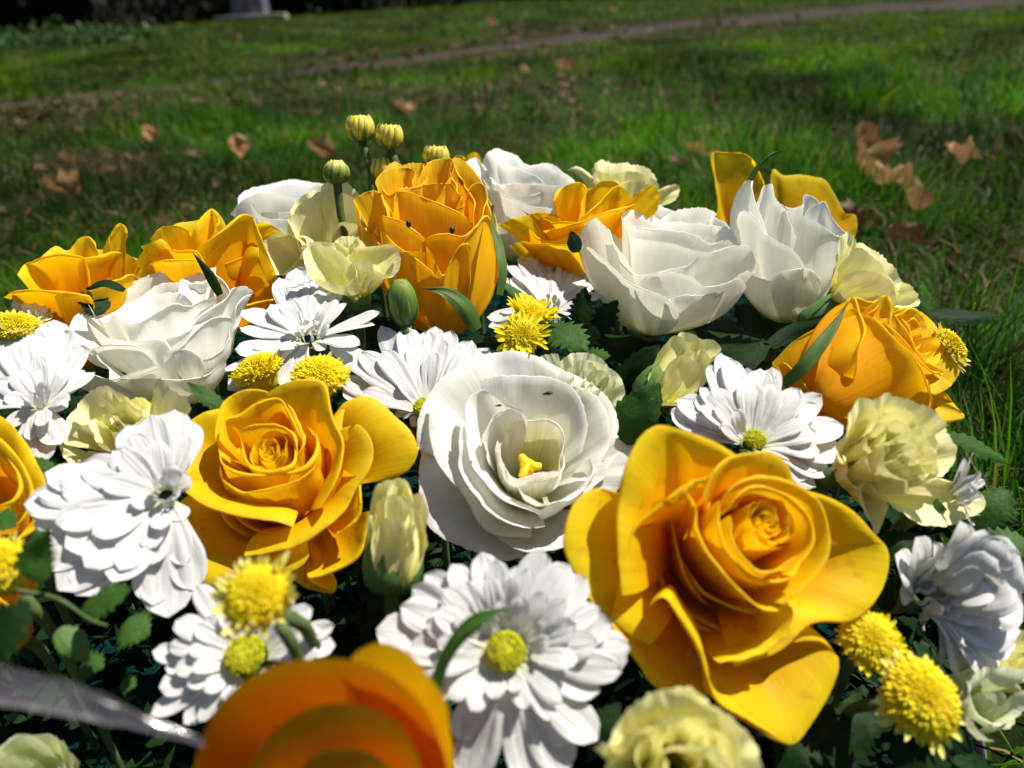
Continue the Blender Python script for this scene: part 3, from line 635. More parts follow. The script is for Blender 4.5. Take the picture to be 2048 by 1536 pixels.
P([(1545, 980, -3), (1590, 978, -3), (1650, 992, -4), (1705, 1022, -5), (1745, 1065, -7), (1775, 1100, -9), (1772, 1155, -11), (1745, 1208, -12), (1700, 1240, -14), (1620, 1246, -14), (1560, 1300, -16), (1470, 1333, -18)], 60, 85, wob=.012)
P([(1372, 985, 1), (1390, 1010, 0), (1398, 1060, -1), (1415, 1100, -2), (1445, 1138, -2), (1482, 1180, -3), (1520, 1215, -4), (1560, 1222, -5), (1580, 1208, -5)], 50, 30, wob=.008)
P([(1300, 1215, -12), (1328, 1196, -10), (1360, 1240, -11), (1395, 1290, -13), (1418, 1345, -15), (1440, 1400, -18), (1500, 1445, -21), (1575, 1487, -23)], 80, 60, wob=.01)
P([(1170, 1180, -16), (1225, 1250, -20), (1280, 1325, -24), (1345, 1378, -26), (1410, 1390, -25), (1440, 1375, -21)], 70, 60, wob=.008)
P([(1405, 1375, -22), (1440, 1410, -22), (1500, 1448, -22), (1560, 1482, -23), (1590, 1485, -23), (1640, 1420, -21), (1668, 1365, -20), (1677, 1318, -19), (1655, 1288, -18), (1615, 1280, -17), (1570, 1290, -17)], 80, 95, wob=.012)
P([(1258, 1260, -22), (1285, 1330, -24), (1340, 1375, -25), (1405, 1385, -25)], 85, 30)
P([(1540, 1230, -9), (1580, 1215, -7), (1572, 1260, -9), (1540, 1290, -11), (1490, 1315, -12), (1440, 1325, -13)], 60, 20)
P([(1300, 1020, -4), (1330, 1000, -1), (1375, 975, 2), (1430, 950, 3)], 50, 30)
P([(1222, 1238, -17), (1240, 1180, -13), (1255, 1110, -9), (1277, 1055, -6), (1334, 1012, -2), (1386, 965, 1), (1430, 950, 2)], 65, 15, wob=.008)
# inner whorls
P([(1435, 1010, 1), (1470, 975, 3), (1530, 960, 4), (1590, 975, 4), (1640, 1010, 3), (1658, 1060, 2), (1655, 1110, 1), (1625, 1160, -1), (1570, 1210, -3)], 30, 20, wob=.01)
P([(1440, 1000, 1), (1443, 1060, 1), (1462, 1110, 0), (1500, 1150, -1), (1550, 1160, -1), (1600, 1150, 0)], 35, 0, wob=.008)
P([(1455, 1020, 2), (1480, 990, 3), (1530, 978, 4), (1585, 1000, 4), (1620, 1040, 3), (1625, 1090, 2), (1600, 1130, 1)], 25, 5, wob=.008)
P([(1460, 1030, 2), (1475, 1090, 1), (1510, 1130, 1), (1560, 1140, 1), (1600, 1110, 2)], 25, -10)
r.body(14, -6); r.body(19, -14, 5, 40); r.body(23, -23, 5, 0, 80, 40)
r.core([7.5, 6.4, 5.4, 4.4, 3.4, 2.5, 1.7, .9], 1.8, -.2, 60, 137.5, 200, 2, ctr=(0, 0), wob=.02)

# ===== R3 blurred foreground rose, shade painted into its petals =====
r = Flower('yellow_rose', 'blurred shaded yellow rose cut off by the bottom edge', 'rose', GR, 650, 1560, .135, (0, .88, .47), .026, 'rose_shaded')
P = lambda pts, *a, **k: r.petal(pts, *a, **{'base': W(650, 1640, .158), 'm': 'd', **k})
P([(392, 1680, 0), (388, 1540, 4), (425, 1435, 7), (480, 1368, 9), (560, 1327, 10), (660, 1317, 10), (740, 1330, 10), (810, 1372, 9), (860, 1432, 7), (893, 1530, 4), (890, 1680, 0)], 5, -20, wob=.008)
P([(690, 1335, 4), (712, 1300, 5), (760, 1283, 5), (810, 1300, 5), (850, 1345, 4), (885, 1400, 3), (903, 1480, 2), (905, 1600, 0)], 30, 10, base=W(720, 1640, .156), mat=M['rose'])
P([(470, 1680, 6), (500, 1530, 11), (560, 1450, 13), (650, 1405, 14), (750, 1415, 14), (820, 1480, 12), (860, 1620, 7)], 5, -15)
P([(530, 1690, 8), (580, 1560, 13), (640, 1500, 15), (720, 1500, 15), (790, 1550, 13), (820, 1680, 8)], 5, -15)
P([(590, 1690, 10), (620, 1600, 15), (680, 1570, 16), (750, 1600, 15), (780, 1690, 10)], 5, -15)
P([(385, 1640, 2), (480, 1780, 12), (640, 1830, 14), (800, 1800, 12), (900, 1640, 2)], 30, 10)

# ===== R4 tall upright rose, centre back =====
r = Flower('yellow_rose', 'tall upright yellow rose with dried brown rims and two tiny insects', 'rose', GR, 885, 420, .315, (.0, .90, .40), .050, 'rose_old')
BB = W(888, 672, .318)
FR['K'] = (600, 200)
def ZK(pts): return [(600 + p[0] / 5.12, 200 + p[1] / 5.12, p[2]) for p in pts]
P = lambda pts, *a, **k: r.petal(ZK(pts), *a, **{'base': BB, 'ser': .006, 'wob': .022, **k})
Q = lambda pts, *a, **k: r.petal(Z('B', pts), *a, **{'base': BB, 'ser': .006, 'wob': .022, **k})
P([(830, 800, -10), (900, 700, -14), (985, 635, -18), (1040, 672, -18), (1120, 650, -18), (1240, 655, -18), (1262, 700, -14), (1330, 660, -14)], 25, 10, 'd')
P([(1180, 830, -8), (1240, 700, -10), (1330, 640, -12), (1450, 608, -12), (1530, 600, -10), (1556, 680, -4), (1540, 740, 0), (1490, 880, 4), (1390, 1050, 8)], 15, 5, 'd')
P([(1530, 640, -10), (1600, 590, -14), (1700, 650, -15), (1790, 740, -14), (1860, 860, -12), (1900, 960, -9), (1930, 1080, -6), (1960, 1300, -2)], 45, 15, 'd')
P([(1540, 640, -6), (1590, 640, -7), (1640, 760, -4), (1700, 900, 0), (1760, 1000, 3), (1770, 1200, 7)], 25, 0, 'd')
P([(805, 900, 4), (808, 840, 2), (850, 760, 0), (910, 715, -2), (1000, 690, -4), (1100, 700, -5), (1160, 740, -4), (1150, 860, 0)], 20, 0, 'd')
P([(812, 860, 5), (850, 900, 8), (920, 985, 10), (980, 950, 10), (1040, 920, 9), (1150, 905, 6), (1240, 880, 4), (1300, 800, 0), (1270, 740, -4)], 25, 0, 'd')
P([(1140, 940, 4), (1200, 880, 3), (1320, 870, 3), (1440, 862, 4), (1560, 880, 5), (1610, 960, 6), (1640, 980, 6), (1610, 1100, 9)], 15, 0, 'd')
P([(1530, 720, -2), (1560, 800, 0), (1620, 960, 4), (1660, 1080, 8), (1600, 1130, 10)], 15, -5, 'd')
P([(545, 1080, 8), (542, 1035, 8), (640, 970, 7), (720, 935, 6), (790, 922, 6), (850, 985, 9), (885, 1080, 12), (900, 1190, 14)], 55, 30, 'd')
P([(545, 1040, 0), (600, 1150, 2), (680, 1300, 4), (740, 1370, 6), (800, 1300, 10)], 60, 0, 'd')
P([(950, 1190, 14), (975, 1080, 13), (1008, 948, 12), (1120, 948, 12), (1280, 1000, 13), (1450, 1068, 14), (1620, 1150, 14), (1720, 1220, 13), (1760, 1260, 12)], 35, 5, 'd', wob=.01)
P([(815, 1260, 15), (850, 1190, 16), (940, 1205, 17), (1050, 1245, 18), (1160, 1320, 19), (1280, 1420, 19)], 55, 5, 'd', wob=.01)
P([(1710, 1010, 5), (1745, 890, 3), (1810, 852, 2), (1880, 880, 2), (1908, 960, 3), (1915, 1020, 4), (1880, 1100, 7), (1862, 1200, 10), (1780, 1300, 14), (1660, 1400, 17), (1500, 1368, 18), (1350, 1395, 19), (1250, 1460, 19), (1232, 1530, 19)], 55, 20, 'd', wob=.01)
Q([(320, 700, 14), (400, 780, 17), (470, 840, 19), (560, 900, 20), (640, 970, 20)], 70, 0, 'd')
Q([(560, 800, 19), (600, 850, 20), (640, 940, 20), (655, 960, 20), (700, 880, 20), (745, 800, 20), (790, 790, 19), (810, 880, 18), (800, 980, 17)], 75, 0, 'd')
Q([(750, 800, 19), (830, 700, 17), (890, 640, 12), (925, 700, 8), (945, 850, 4), (945, 950, 2)], 70, 0, 'd')
Q([(300, 600, 0), (290, 720, 6), (350, 820, 14), (480, 830, 19), (560, 830, 20)], 70, 0, 'd')
Q([(880, 500, -8), (925, 650, -6), (948, 800, -4), (950, 950, -2)], 60, 0, 'd')
Q([(280, 560, -8), (400, 450, -16), (600, 420, -18), (800, 440, -16), (920, 600, -8)], 50, 0, 'd')
for (x, y) in ((472, 683), (704, 717)):
    q = Z('B', [(x, y, 0)])[0]; c = r.pt(q[0], q[1], 22.5, 'd')
    Vb = []; 
    for i in range(6):
        for j in range(8):
            th_, ph_ = math.pi * i / 5, 2 * math.pi * j / 8; Vb.append((.0014 * math.sin(th_) * math.cos(ph_) * .8, .0014 * math.sin(th_) * math.sin(ph_) * .8, .0019 * math.cos(th_) * .8))
    o = mesh('insect', Vb, [(i * 8 + j, i * 8 + (j + 1) % 8, (i + 1) * 8 + (j + 1) % 8, (i + 1) * 8 + j) for i in range(5) for j in range(8)], M['bug'], None, None, loc=c - ray(q[0], q[1]) * .0015)
    o['label'] = 'tiny black insect on the left of the tall rose front petal' if x < 600 else 'tiny black insect on the right of the tall rose front petal'; o['category'] = 'insect'; o['group'] = 'tiny insects on the petals'

# ===== R5 rose facing right =====
r = Flower('yellow_rose', 'orange yellow rose facing right on the right side, with a long green sepal', 'rose', GR, 1815, 690, .262, (.80, .25, .42), .044, 'rose')
P = lambda pts, *a, **k: r.petal(Z('C', pts), *a, **k)
BB = W(1590, 785, .262)
P([(720, 1240, 0), (850, 1120, 2), (1000, 1040, 4), (1100, 950, 5), (1140, 905, 5), (1170, 985, 9), (1200, 1080, 14), (1165, 1180, 17), (1150, 1300, 16), (1100, 1420, 10), (1000, 1500, 4)], 60, 0, 'd', wob=.012, base=BB)
P([(1145, 960, 8), (1175, 990, 9), (1250, 1020, 11), (1320, 1090, 13), (1380, 1150, 14), (1440, 1200, 14), (1500, 1290, 13), (1530, 1380, 10), (1550, 1470, 6), (1500, 1560, 2)], 60, 0, 'd', wob=.012, base=W(1620, 800, .255))
P([(1080, 950, -2), (1140, 905, -6), (1230, 930, -8), (1300, 905, -8), (1360, 960, -8), (1330, 1040, -6)], 20, 10, 'd', base=BB)
P([(1200, 1000, 4), (1270, 960, 2), (1320, 900, 2), (1345, 960, 3), (1330, 1050, 6)], 20, 10, 'd', base=BB)
P([(1350, 985, -4), (1430, 965, -6), (1500, 985, -7), (1560, 1030, -7), (1595, 1100, -6), (1600, 1160, -4), (1570, 1250, 2)], 20, 30, 'd', base=BB)
P([(1600, 1130, -2), (1650, 1180, -2), (1710, 1240, -2), (1700, 1320, 2), (1640, 1385, 6), (1560, 1400, 9), (1540, 1340, 10)], 40, 60, 'd', base=BB)
P([(1550, 1400, 6), (1600, 1385, 2), (1650, 1440, 0), (1700, 1500, 0), (1732, 1535, 0), (1640, 1560, 2), (1540, 1570, 4), (1450, 1600, 2)], 60, 50, 'd', base=BB)
P([(1300, 1040, 6), (1360, 1090, 8), (1420, 1150, 9), (1480, 1230, 9), (1540, 1280, 8), (1610, 1300, 5)], 30, 0, 'd', base=BB)
P([(1350, 990, 3), (1400, 1060, 5), (1440, 1120, 6), (1470, 1180, 7), (1530, 1250, 6), (1590, 1250, 4), (1600, 1180, 1)], 30, 0, 'd', base=BB)
P([(1390, 1010, 2), (1440, 1090, 4), (1450, 1160, 5), (1510, 1210, 4), (1560, 1190, 2)], 20, 0, 'd', base=BB)
P([(1400, 1000, 0), (1450, 975, -2), (1500, 1000, -2), (1530, 1080, -1), (1520, 1180, 1)], 20, 0, 'd', base=BB)
P([(1420, 1040, 1), (1460, 1020, 0), (1490, 1060, 0), (1500, 1130, 1), (1480, 1170, 2)], 20, 0, 'd', base=BB)
P([(1510, 1270, 8), (1560, 1265, 6), (1615, 1300, 4), (1580, 1310, 6)], 40, 30, 'd', base=BB)
P([(720, 1300, 2), (760, 1250, 2), (850, 1330, 8), (950, 1450, 12), (1100, 1540, 12), (1300, 1580, 10), (1520, 1560, 4)], 60, 10, 'd', base=W(1580, 800, .26))
P([(1000, 1530, 0), (1200, 1600, 2), (1400, 1620, 2), (1550, 1600, 2)], 60, 10, 'd', base=W(1600, 800, .265))
P([(1050, 960, -14), (1300, 950, -18), (1500, 1000, -18), (1600, 1150, -16), (1640, 1350, -12), (1550, 1500, -8)], 50, 10, 'd', base=W(1600, 780, .270))
# ===== R6, R7 rear left roses =====
r = Flower('yellow_rose', 'yellow rose behind the left white lisianthus showing its smooth outer petals', 'rose', GR, 430, 490, .325, (.12, .85, .45), .040, 'rose')
P = lambda pts, *a, **k: r.petal(Z('A', pts), *a, **k)
P([(750, 290, -18), (860, 250, -20), (950, 170, -22), (1060, 150, -22), (1130, 90, -20), (1200, 170, -18), (1210, 230, -16)], 40, 30, 'r')
P([(1050, 310, 20), (1100, 270, 18), (1180, 210, 14), (1280, 120, 12), (1340, 130, 14), (1370, 180, 18), (1400, 260, 22), (1440, 380, 26), (1500, 540, 27)], 60, 20, 'r')
P([(1360, 180, -20), (1430, 170, -22), (1500, 215, -24), (1400, 230, -10), (1380, 330, 22), (1440, 500, 27)], 50, 70, 'r')
P([(720, 380, 22), (780, 310, 20), (870, 295, 18), (960, 310, 18), (1050, 315, 20), (1100, 400, 24)], 70, 40, 'r')
P([(740, 440, 26), (800, 390, 26), (950, 360, 26), (1080, 380, 26), (1200, 500, 27)], 75, 10, 'r')
P([(800, 250, -8), (900, 185, -14), (1000, 200, -8), (1040, 290, 6)], 20, 10, 'r')
P([(1000, 300, 8), (1050, 180, -6), (1130, 95, -10), (1150, 200, 5), (1090, 280, 12)], 20, 10, 'r')
P([(1140, 500, 26), (1230, 540, 27), (1300, 600, 27), (1370, 590, 27), (1480, 560, 26)], 70, 0, 'r')
r.core([12, 10, 8, 6, 4, 2], -4, -.3, 0, 137.5, 190, 3)
r = Flower('yellow_rose', 'yellow rose at the far left back with one pointed petal standing up', 'rose', GR, 150, 575, .315, (-.05, .88, .42), .036, 'rose')
P = lambda pts, *a, **k: r.petal(Z('A', pts), *a, **k)
P([(100, 430, 20), (140, 380, 14), (240, 345, 12), (340, 330, 14), (440, 340, 18), (470, 420, 24)], 70, 60, 'r')
P([(230, 340, -14), (300, 290, -16), (360, 320, -16), (420, 250, -17), (490, 245, -16), (520, 320, -12)], 30, 20, 'r')
P([(545, 310, -6), (580, 240, -10), (630, 175, -14), (660, 200, -14), (655, 330, -8)], 20, 10, 'r')
P([(430, 360, 20), (520, 335, 16), (620, 320, 16), (700, 345, 20), (760, 420, 24), (700, 480, 26)], 70, 50, 'r')
P([(20, 560, 26), (80, 525, 24), (200, 515, 24), (330, 530, 25), (450, 560, 27), (480, 600, 27)], 85, 60, 'r')
P([(90, 440, -22), (200, 360, -24), (400, 300, -24), (600, 320, -24), (740, 360, -24)], 50, 40, 'r')
P([(290, 560, 27), (330, 540, 27), (480, 560, 27), (500, 640, 27)], 60, 10, 'r')
P([(480, 500, 26), (600, 470, 26), (700, 440, 26), (760, 480, 27)], 60, 10, 'r')
r.core([14, 11, 8, 6, 4, 2], 0, -.3, 0, 137.5, 190, 3)
# ===== R8 centre rear rose =====
r = Flower('yellow_rose', 'yellow rose between the tall rose and the right white lisianthus', 'rose', GR, 1170, 440, .335, (-.02, .90, .38), .036, 'rose')
P = lambda pts, *a, **k: r.petal(Z('B', pts), *a, **k)
P([(1245, 640, 10), (1255, 560, -8), (1300, 490, -14), (1370, 480, -15), (1440, 500, -14), (1500, 460, -13), (1590, 470, -12), (1600, 540, -8)], 25, 10, 'r')
P([(1380, 665, 17), (1430, 620, 14), (1500, 560, 10), (1580, 480, 6), (1640, 520, 8), (1670, 560, 12)], 30, 10, 'r')
P([(1250, 560, 8), (1320, 480, 2), (1400, 470, -2), (1400, 600, 12), (1380, 660, 16)], 15, 0, 'r')
P([(1660, 540, -14), (1720, 500, -18), (1780, 480, -20), (1805, 560, -22), (1800, 610, -22)], 30, 40, 'r')
P([(1045, 600, 20), (1100, 625, 18), (1180, 655, 18), (1260, 665, 18), (1340, 665, 18), (1400, 670, 20)], 55, 70, 'r')
P([(950, 690, 22), (1010, 660, 16), (1090, 640, 10), (1180, 620, 6), (1270, 640, 8)], 60, 60, 'r')
P([(1190, 720, 22), (1280, 700, 20), (1380, 670, 20), (1470, 640, 20), (1560, 600, 20), (1690, 570, 22)], 60, 60, 'r')
P([(1010, 800, 26), (1060, 775, 25), (1150, 780, 25), (1250, 790, 25), (1330, 800, 26), (1400, 850, 27)], 85, 40, 'r')
P([(1100, 700, 22), (1180, 760, 22), (1260, 770, 22), (1380, 720, 22)], 50, 0, 'r')
r.core([13, 10, 8, 6, 4, 2], -2, -.3, 0, 137.5, 190, 3)
# ===== R9 rear right, behind white lisianthus =====
r = Flower('yellow_rose', 'yellow rose half hidden behind the rightmost white lisianthus with one tall upright petal', 'rose', GR, 1590, 460, .40, (.05, .92, .35), .042, 'rose')
P = lambda pts, *a, **k: r.petal(Z('C', pts), *a, **k)
P([(400, 500, 12), (420, 400, 12), (405, 280, 12), (393, 180, 12), (400, 135, 12), (480, 135, 12), (560, 140, 12), (610, 180, 11), (650, 260, 9), (665, 330, 6)], 30, 15, 'd', base=W(1490, 520, .40))
P([(690, 330, 2), (695, 260, 2), (715, 220, 2), (760, 255, 2), (850, 250, 0), (930, 262, -4), (980, 275, -6), (1020, 330, -8), (1060, 400, -8), (1100, 500, -8), (1110, 550, -8)], 40, 20, 'd', base=W(1600, 540, .40))
P([(1060, 400, -2), (1090, 455, -2), (1145, 465, -4), (1152, 530, -4), (1140, 580, -4), (1090, 560, 0)], 60, 50, 'd', base=W(1620, 530, .40))
P([(690, 420, 14), (800, 430, 16), (900, 440, 14), (1000, 500, 10)], 50, 0, 'd', base=W(1600, 540, .40))
r.core([12, 9, 6, 4, 2], -14, -.3, 0, 137.5, 190, 3)
# ===== R10 left edge, and scraps =====
r = Flower('yellow_rose', 'yellow rose petal entering at the left edge beside the big white chrysanthemum', 'rose', GR, -50, 960, .215, (.1, .65, .75), .034, 'rose', sr=.0014)
P = lambda pts, *a, **k: r.petal(pts, *a, **k)
P([(-160, 850, -2), (-80, 820, 0), (0, 835, 0), (35, 870, -1), (62, 915, -2), (84, 952, -4), (86, 975, -5), (40, 985, -7)], 50, 60)
P([(84, 965, -10), (72, 1000, -12), (72, 1050, -14), (40, 1075, -15), (0, 1080, -16), (-80, 1090, -16), (-180, 1060, -14)], 80, 80)
P([(0, 900, 0), (30, 950, -1), (20, 1000, -2), (-60, 1030, -3)], 40, 0)
P([(-200, 900, 0), (-60, 860, 2), (20, 900, 2), (60, 980, 0), (40, 1040, -2), (-60, 1080, -4)], 50, 40)

r = Flower('yellow_rose', 'orange yellow petals showing below the button flower at the left edge', 'rose', GR, -40, 1225, .20, (0, .6, .8), .02, 'rose', sr=.0012)
r.petal([(-60, 1180, 0), (0, 1200, 1), (20, 1212, 1), (28, 1225, 0), (0, 1240, -1), (-60, 1260, -2)], 60, 60)
r.petal([(-60, 1160, 0), (40, 1140, 0), (66, 1150, -2), (60, 1185, -4), (0, 1195, -4)], 60, 60)
r.core([9, 6, 4, 2], 0)
r = Flower('yellow_rose', 'tiny visible piece of yellow rose behind the rear white lisianthus', 'rose', GR, 950, 335, .42, (0, .9, .35), .03, 'rose')
for q in ([(905, 340, 0), (908, 316, 2), (925, 312, 2), (935, 330, 0)], [(930, 335, 0), (936, 312, 3), (950, 305, 4), (960, 320, 2), (962, 345, 0)]): r.petal(q, 30, 30, 'd')
r.core([8, 6, 4, 2], -8)

# ===== L1 open white lisianthus in the middle =====
r = Flower('white_lisianthus', 'large fully open white lisianthus with green throat in the middle', 'lisianthus', GL, 1058, 905, .238, (.02, .50, .86), .034, 'white')
P = lambda pts, *a, **k: r.petal(Z('G', pts), *a, **k)
LK = dict(ruf=.009, rf=3.3, ser=.011, wob=.024)
P([(560, 600, -6), (525, 700, -9), (520, 560, -7), (580, 400, -5), (680, 290, -4), (800, 215, -3), (920, 175, -3), (1040, 165, -3), (1160, 195, -4), (1260, 250, -4)], 55, 75, **LK)
P([(1180, 200, -5), (1300, 270, -4), (1420, 330, -4), (1520, 400, -5), (1570, 480, -6), (1590, 580, -7), (1560, 700, -9)], 55, 75, **LK)
P([(1530, 600, -11), (1620, 620, -12), (1705, 625, -13), (1700, 690, -14), (1640, 840, -15), (1560, 930, -17), (1400, 1010, -18)], 70, 95, **LK)
P([(545, 660, -12), (530, 820, -13), (535, 960, -14), (570, 1080, -16), (650, 1160, -17), (740, 1200, -18), (860, 1250, -19), (980, 1285, -20), (1080, 1270, -20)], 75, 95, **LK)
P([(600, 420, -2), (580, 520, -3), (590, 640, -4), (620, 740, -5), (680, 830, -6), (740, 900, -7), (790, 980, -9), (860, 1090, -11), (980, 1150, -12), (1120, 1165, -13)], 55, 70, **LK)
P([(790, 1010, -13), (900, 1110, -14), (1050, 1220, -15), (1200, 1230, -16), (1330, 1190, -16), (1450, 1080, -15)], 70, 80, **LK)
P([(750, 560, 0), (740, 640, -1), (745, 760, -3), (790, 880, -4), (860, 990, -6), (960, 1060, -8), (1080, 1100, -9), (1200, 1100, -10)], 45, 50, **LK)
P([(850, 330, 1), (950, 300, 2), (1080, 300, 2), (1230, 310, 1), (1340, 360, 0), (1400, 450, -1), (1420, 580, -2), (1400, 700, -3)], 40, 50, **LK)
P([(1350, 340, -1), (1460, 400, -2), (1530, 500, -3), (1545, 620, -4), (1500, 760, -5), (1420, 860, -6)], 50, 60, **LK)
P([(1080, 480, 1), (980, 440, 2), (870, 380, 2), (800, 420, 1), (765, 520, 0), (770, 640, -1), (810, 780, -2), (880, 880, -3), (960, 950, -4), (1060, 1010, -6), (1170, 1060, -7)], 40, 40, **LK)
P([(1060, 880, -3), (1080, 940, -3), (1170, 980, -4), (1300, 960, -4), (1400, 900, -4), (1450, 820, -4), (1440, 740, -3)], 45, 20, **LK)
P([(1180, 1060, -8), (1280, 1000, -7), (1400, 930, -7), (1520, 820, -7), (1600, 700, -8)], 60, 40, **LK)
P([(900, 740, -2), (880, 640, -1), (920, 520, 0), (1000, 470, 1), (1060, 480, 1), (1100, 540, 0)], 25, 5, **LK)
P([(940, 640, -3), (960, 740, -4), (1010, 830, -5), (1100, 840, -5), (1200, 815, -5), (1290, 815, -4)], 25, -10, **LK)
P([(990, 560, -4), (1070, 540, -3), (1200, 540, -3), (1290, 590, -4), (1290, 700, -5), (1280, 810, -6)], 30, 0, **LK, mat=M['throat'])
P([(1290, 640, -8), (1270, 830, -9), (1120, 870, -9), (1000, 840, -9), (950, 720, -8), (980, 600, -7)], 40, 0, **LK, mat=M['throat'])
b_ = r.base + r.a * .020
tube('pistil', [r.base, b_, b_ + r.a * .004], [.0018, .0024, .0026], M['stamen'], r.t, r.base)
for A in (0, 2.1, 4.2):
    d_ = r.e1 * math.cos(A) + r.e2 * math.sin(A); tube('stigma', [b_, b_ + r.a * .003 + d_ * .002, b_ + r.a * .003 + d_ * .0045], [.0014, .0018, .0012], M['stamen'], r.t, r.base)
# ===== L2 left =====
r = Flower('white_lisianthus', 'white lisianthus with layered rims in front of the rear left yellow roses', 'lisianthus', GL, 315, 600, .285, (-.06, .90, .42), .040, 'white')
BB = W(385, 780, .285)
P = lambda pts, *a, **k: r.petal(Z('A', pts), *a, **{**LK, 'base': BB, **k})
P([(500, 620, -14), (470, 590, -18), (560, 553, -24), (700, 480, -28), (850, 425, -30), (990, 380, -30), (1080, 390, -28), (1120, 430, -24)], 20, 20, 'd')
P([(960, 470, -18), (1050, 430, -20), (1150, 402, -20), (1145, 450, -14), (1100, 520, -8)], 20, 40, 'd')
P([(650, 640, -6), (720, 590, -12), (790, 530, -16), (860, 490, -18), (1000, 485, -18), (1090, 490, -16), (1150, 460, -14), (1150, 540, -8), (1150, 600, -4)], 20, 10, 'd')
P([(700, 690, 0), (720, 640, -4), (790, 570, -8), (900, 540, -10), (1000, 560, -8), (1060, 640, -4)], 20, 10, 'd')
P([(470, 600, -10), (500, 650, -6), (560, 700, -4), (610, 660, 0), (650, 690, 3), (740, 700, 4), (850, 640, 3), (930, 595, 2), (1010, 610, 0), (1050, 590, -2), (1150, 560, -4)], 40, 10, 'd')
P([(470, 690, 0), (520, 740, 5), (600, 790, 9), (700, 800, 11), (800, 790, 12), (900, 780, 12), (1010, 740, 10), (1040, 660, 6), (1120, 600, 2)], 50, 5, 'd')
P([(1020, 760, 10), (1060, 670, 6), (1140, 610, 2), (1220, 560, -2), (1250, 515, -4), (1310, 505, -4), (1360, 542, -4), (1300, 555, -2), (1262, 600, 0), (1245, 700, 2)], 60, 40, 'd')
P([(500, 620, -14), (420, 640, -10), (365, 740, -4), (380, 800, 2), (440, 835, 6), (520, 825, 9), (600, 808, 12), (700, 810, 14), (790, 845, 16), (868, 783, 16), (905, 835, 17)], 70, 50, 'd')
P([(880, 850, 17), (950, 830, 17), (1010, 770, 14), (1080, 710, 11), (1160, 665, 8), (1240, 680, 4), (1245, 720, 2)], 50, 10, 'd')
P([(470, 830, 6), (520, 890, 10), (590, 950, 15), (588, 995, 17), (680, 970, 19), (800, 930, 20), (860, 895, 20), (890, 850, 19)], 70, 30, 'd')
P([(425, 1040, 4), (490, 975, 8), (580, 995, 14), (660, 990, 18), (760, 975, 21), (850, 930, 22), (912, 868, 22)], 80, 40, 'd', base=W(375, 800, .283))
P([(900, 860, 20), (980, 840, 19), (1050, 870, 18), (1085, 930, 16), (1090, 1020, 12)], 60, 0, 'd')
P([(1080, 900, 14), (1160, 860, 10), (1220, 780, 6), (1240, 700, 2)], 60, 0, 'd')
P([(640, 1010, 12), (700, 1000, 17), (800, 1000, 20), (900, 1000, 20), (1000, 1000, 18), (1090, 980, 14), (1200, 900, 6)], 60, 0, 'd', base=W(395, 800, .285))
P([(400, 800, -6), (430, 700, -14), (600, 560, -24), (900, 430, -28), (1150, 450, -22), (1250, 620, -8), (1240, 760, -2)], 60, 0, 'd')
# ===== L3 right =====
r = Flower('white_lisianthus', 'wide white lisianthus right of centre, seen from the side above green leaves', 'lisianthus', GL, 1325, 470, .315, (.03, .94, .34), .040, 'white')
BB = W(1298, 668, .318)
P = lambda pts, *a, **k: r.petal(pts, *a, **{**LK, 'base': BB, **k})
P([(1165, 480, -6), (1182, 440, -14), (1210, 412, -20), (1250, 405, -24), (1300, 409, -26), (1345, 424, -26), (1362, 440, -22)], 25, 20, 'd')
P([(1320, 440, -16), (1345, 424, -20), (1390, 417, -22), (1428, 424, -20), (1422, 442, -16), (1440, 462, -12)], 25, 20, 'd')
P([(1244, 425, -8), (1265, 420, -12), (1310, 440, -14), (1360, 445, -14), (1410, 450, -14), (1440, 452, -12), (1468, 465, -10), (1472, 490, -6), (1462, 505, 0)], 25, 10, 'd')
P([(1246, 430, -4), (1256, 448, 2), (1290, 458, 6), (1340, 462, 8), (1385, 470, 8), (1420, 488, 6), (1455, 480, 2), (1470, 490, 0)], 35, 5, 'd')
P([(1160, 515, 0), (1158, 482, 2), (1174, 448, 5), (1194, 436, 8), (1212, 455, 12), (1236, 500, 17), (1258, 530, 20), (1268, 556, 22)], 65, 20, 'd')
P([(1248, 445, 4), (1262, 470, 10), (1310, 482, 14), (1350, 492, 16), (1385, 502, 16), (1420, 505, 14), (1450, 497, 11), (1475, 490, 8), (1498, 497, 6), (1508, 520, 6), (1507, 545, 8), (1492, 538, 10), (1478, 545, 12)], 55, 30, 'd')
P([(1215, 470, 8), (1240, 520, 16), (1262, 548, 20), (1300, 550, 22), (1340, 540, 22), (1380, 530, 20), (1400, 515, 17)], 55, 5, 'd')
P([(1162, 500, 0), (1175, 495, 8), (1199, 512, 14), (1225, 538, 19), (1259, 565, 23), (1296, 581, 25), (1334, 597, 25), (1350, 614, 24), (1352, 640, 18)], 75, 20, 'd')
P([(1275, 568, 23), (1300, 547, 23), (1345, 545, 23), (1385, 556, 22), (1408, 574, 21), (1442, 571, 18), (1468, 556, 14), (1484, 562, 11), (1492, 578, 9), (1478, 582, 9), (1462, 572, 9)], 75, 20, 'd')
P([(1330, 600, 24), (1360, 590, 23), (1400, 590, 20), (1440, 580, 14), (1462, 560, 8)], 65, 0, 'd')
P([(1160, 500, -6), (1175, 450, -14), (1300, 420, -24), (1440, 440, -20), (1475, 500, -8), (1468, 560, 0)], 60, 5, 'd')
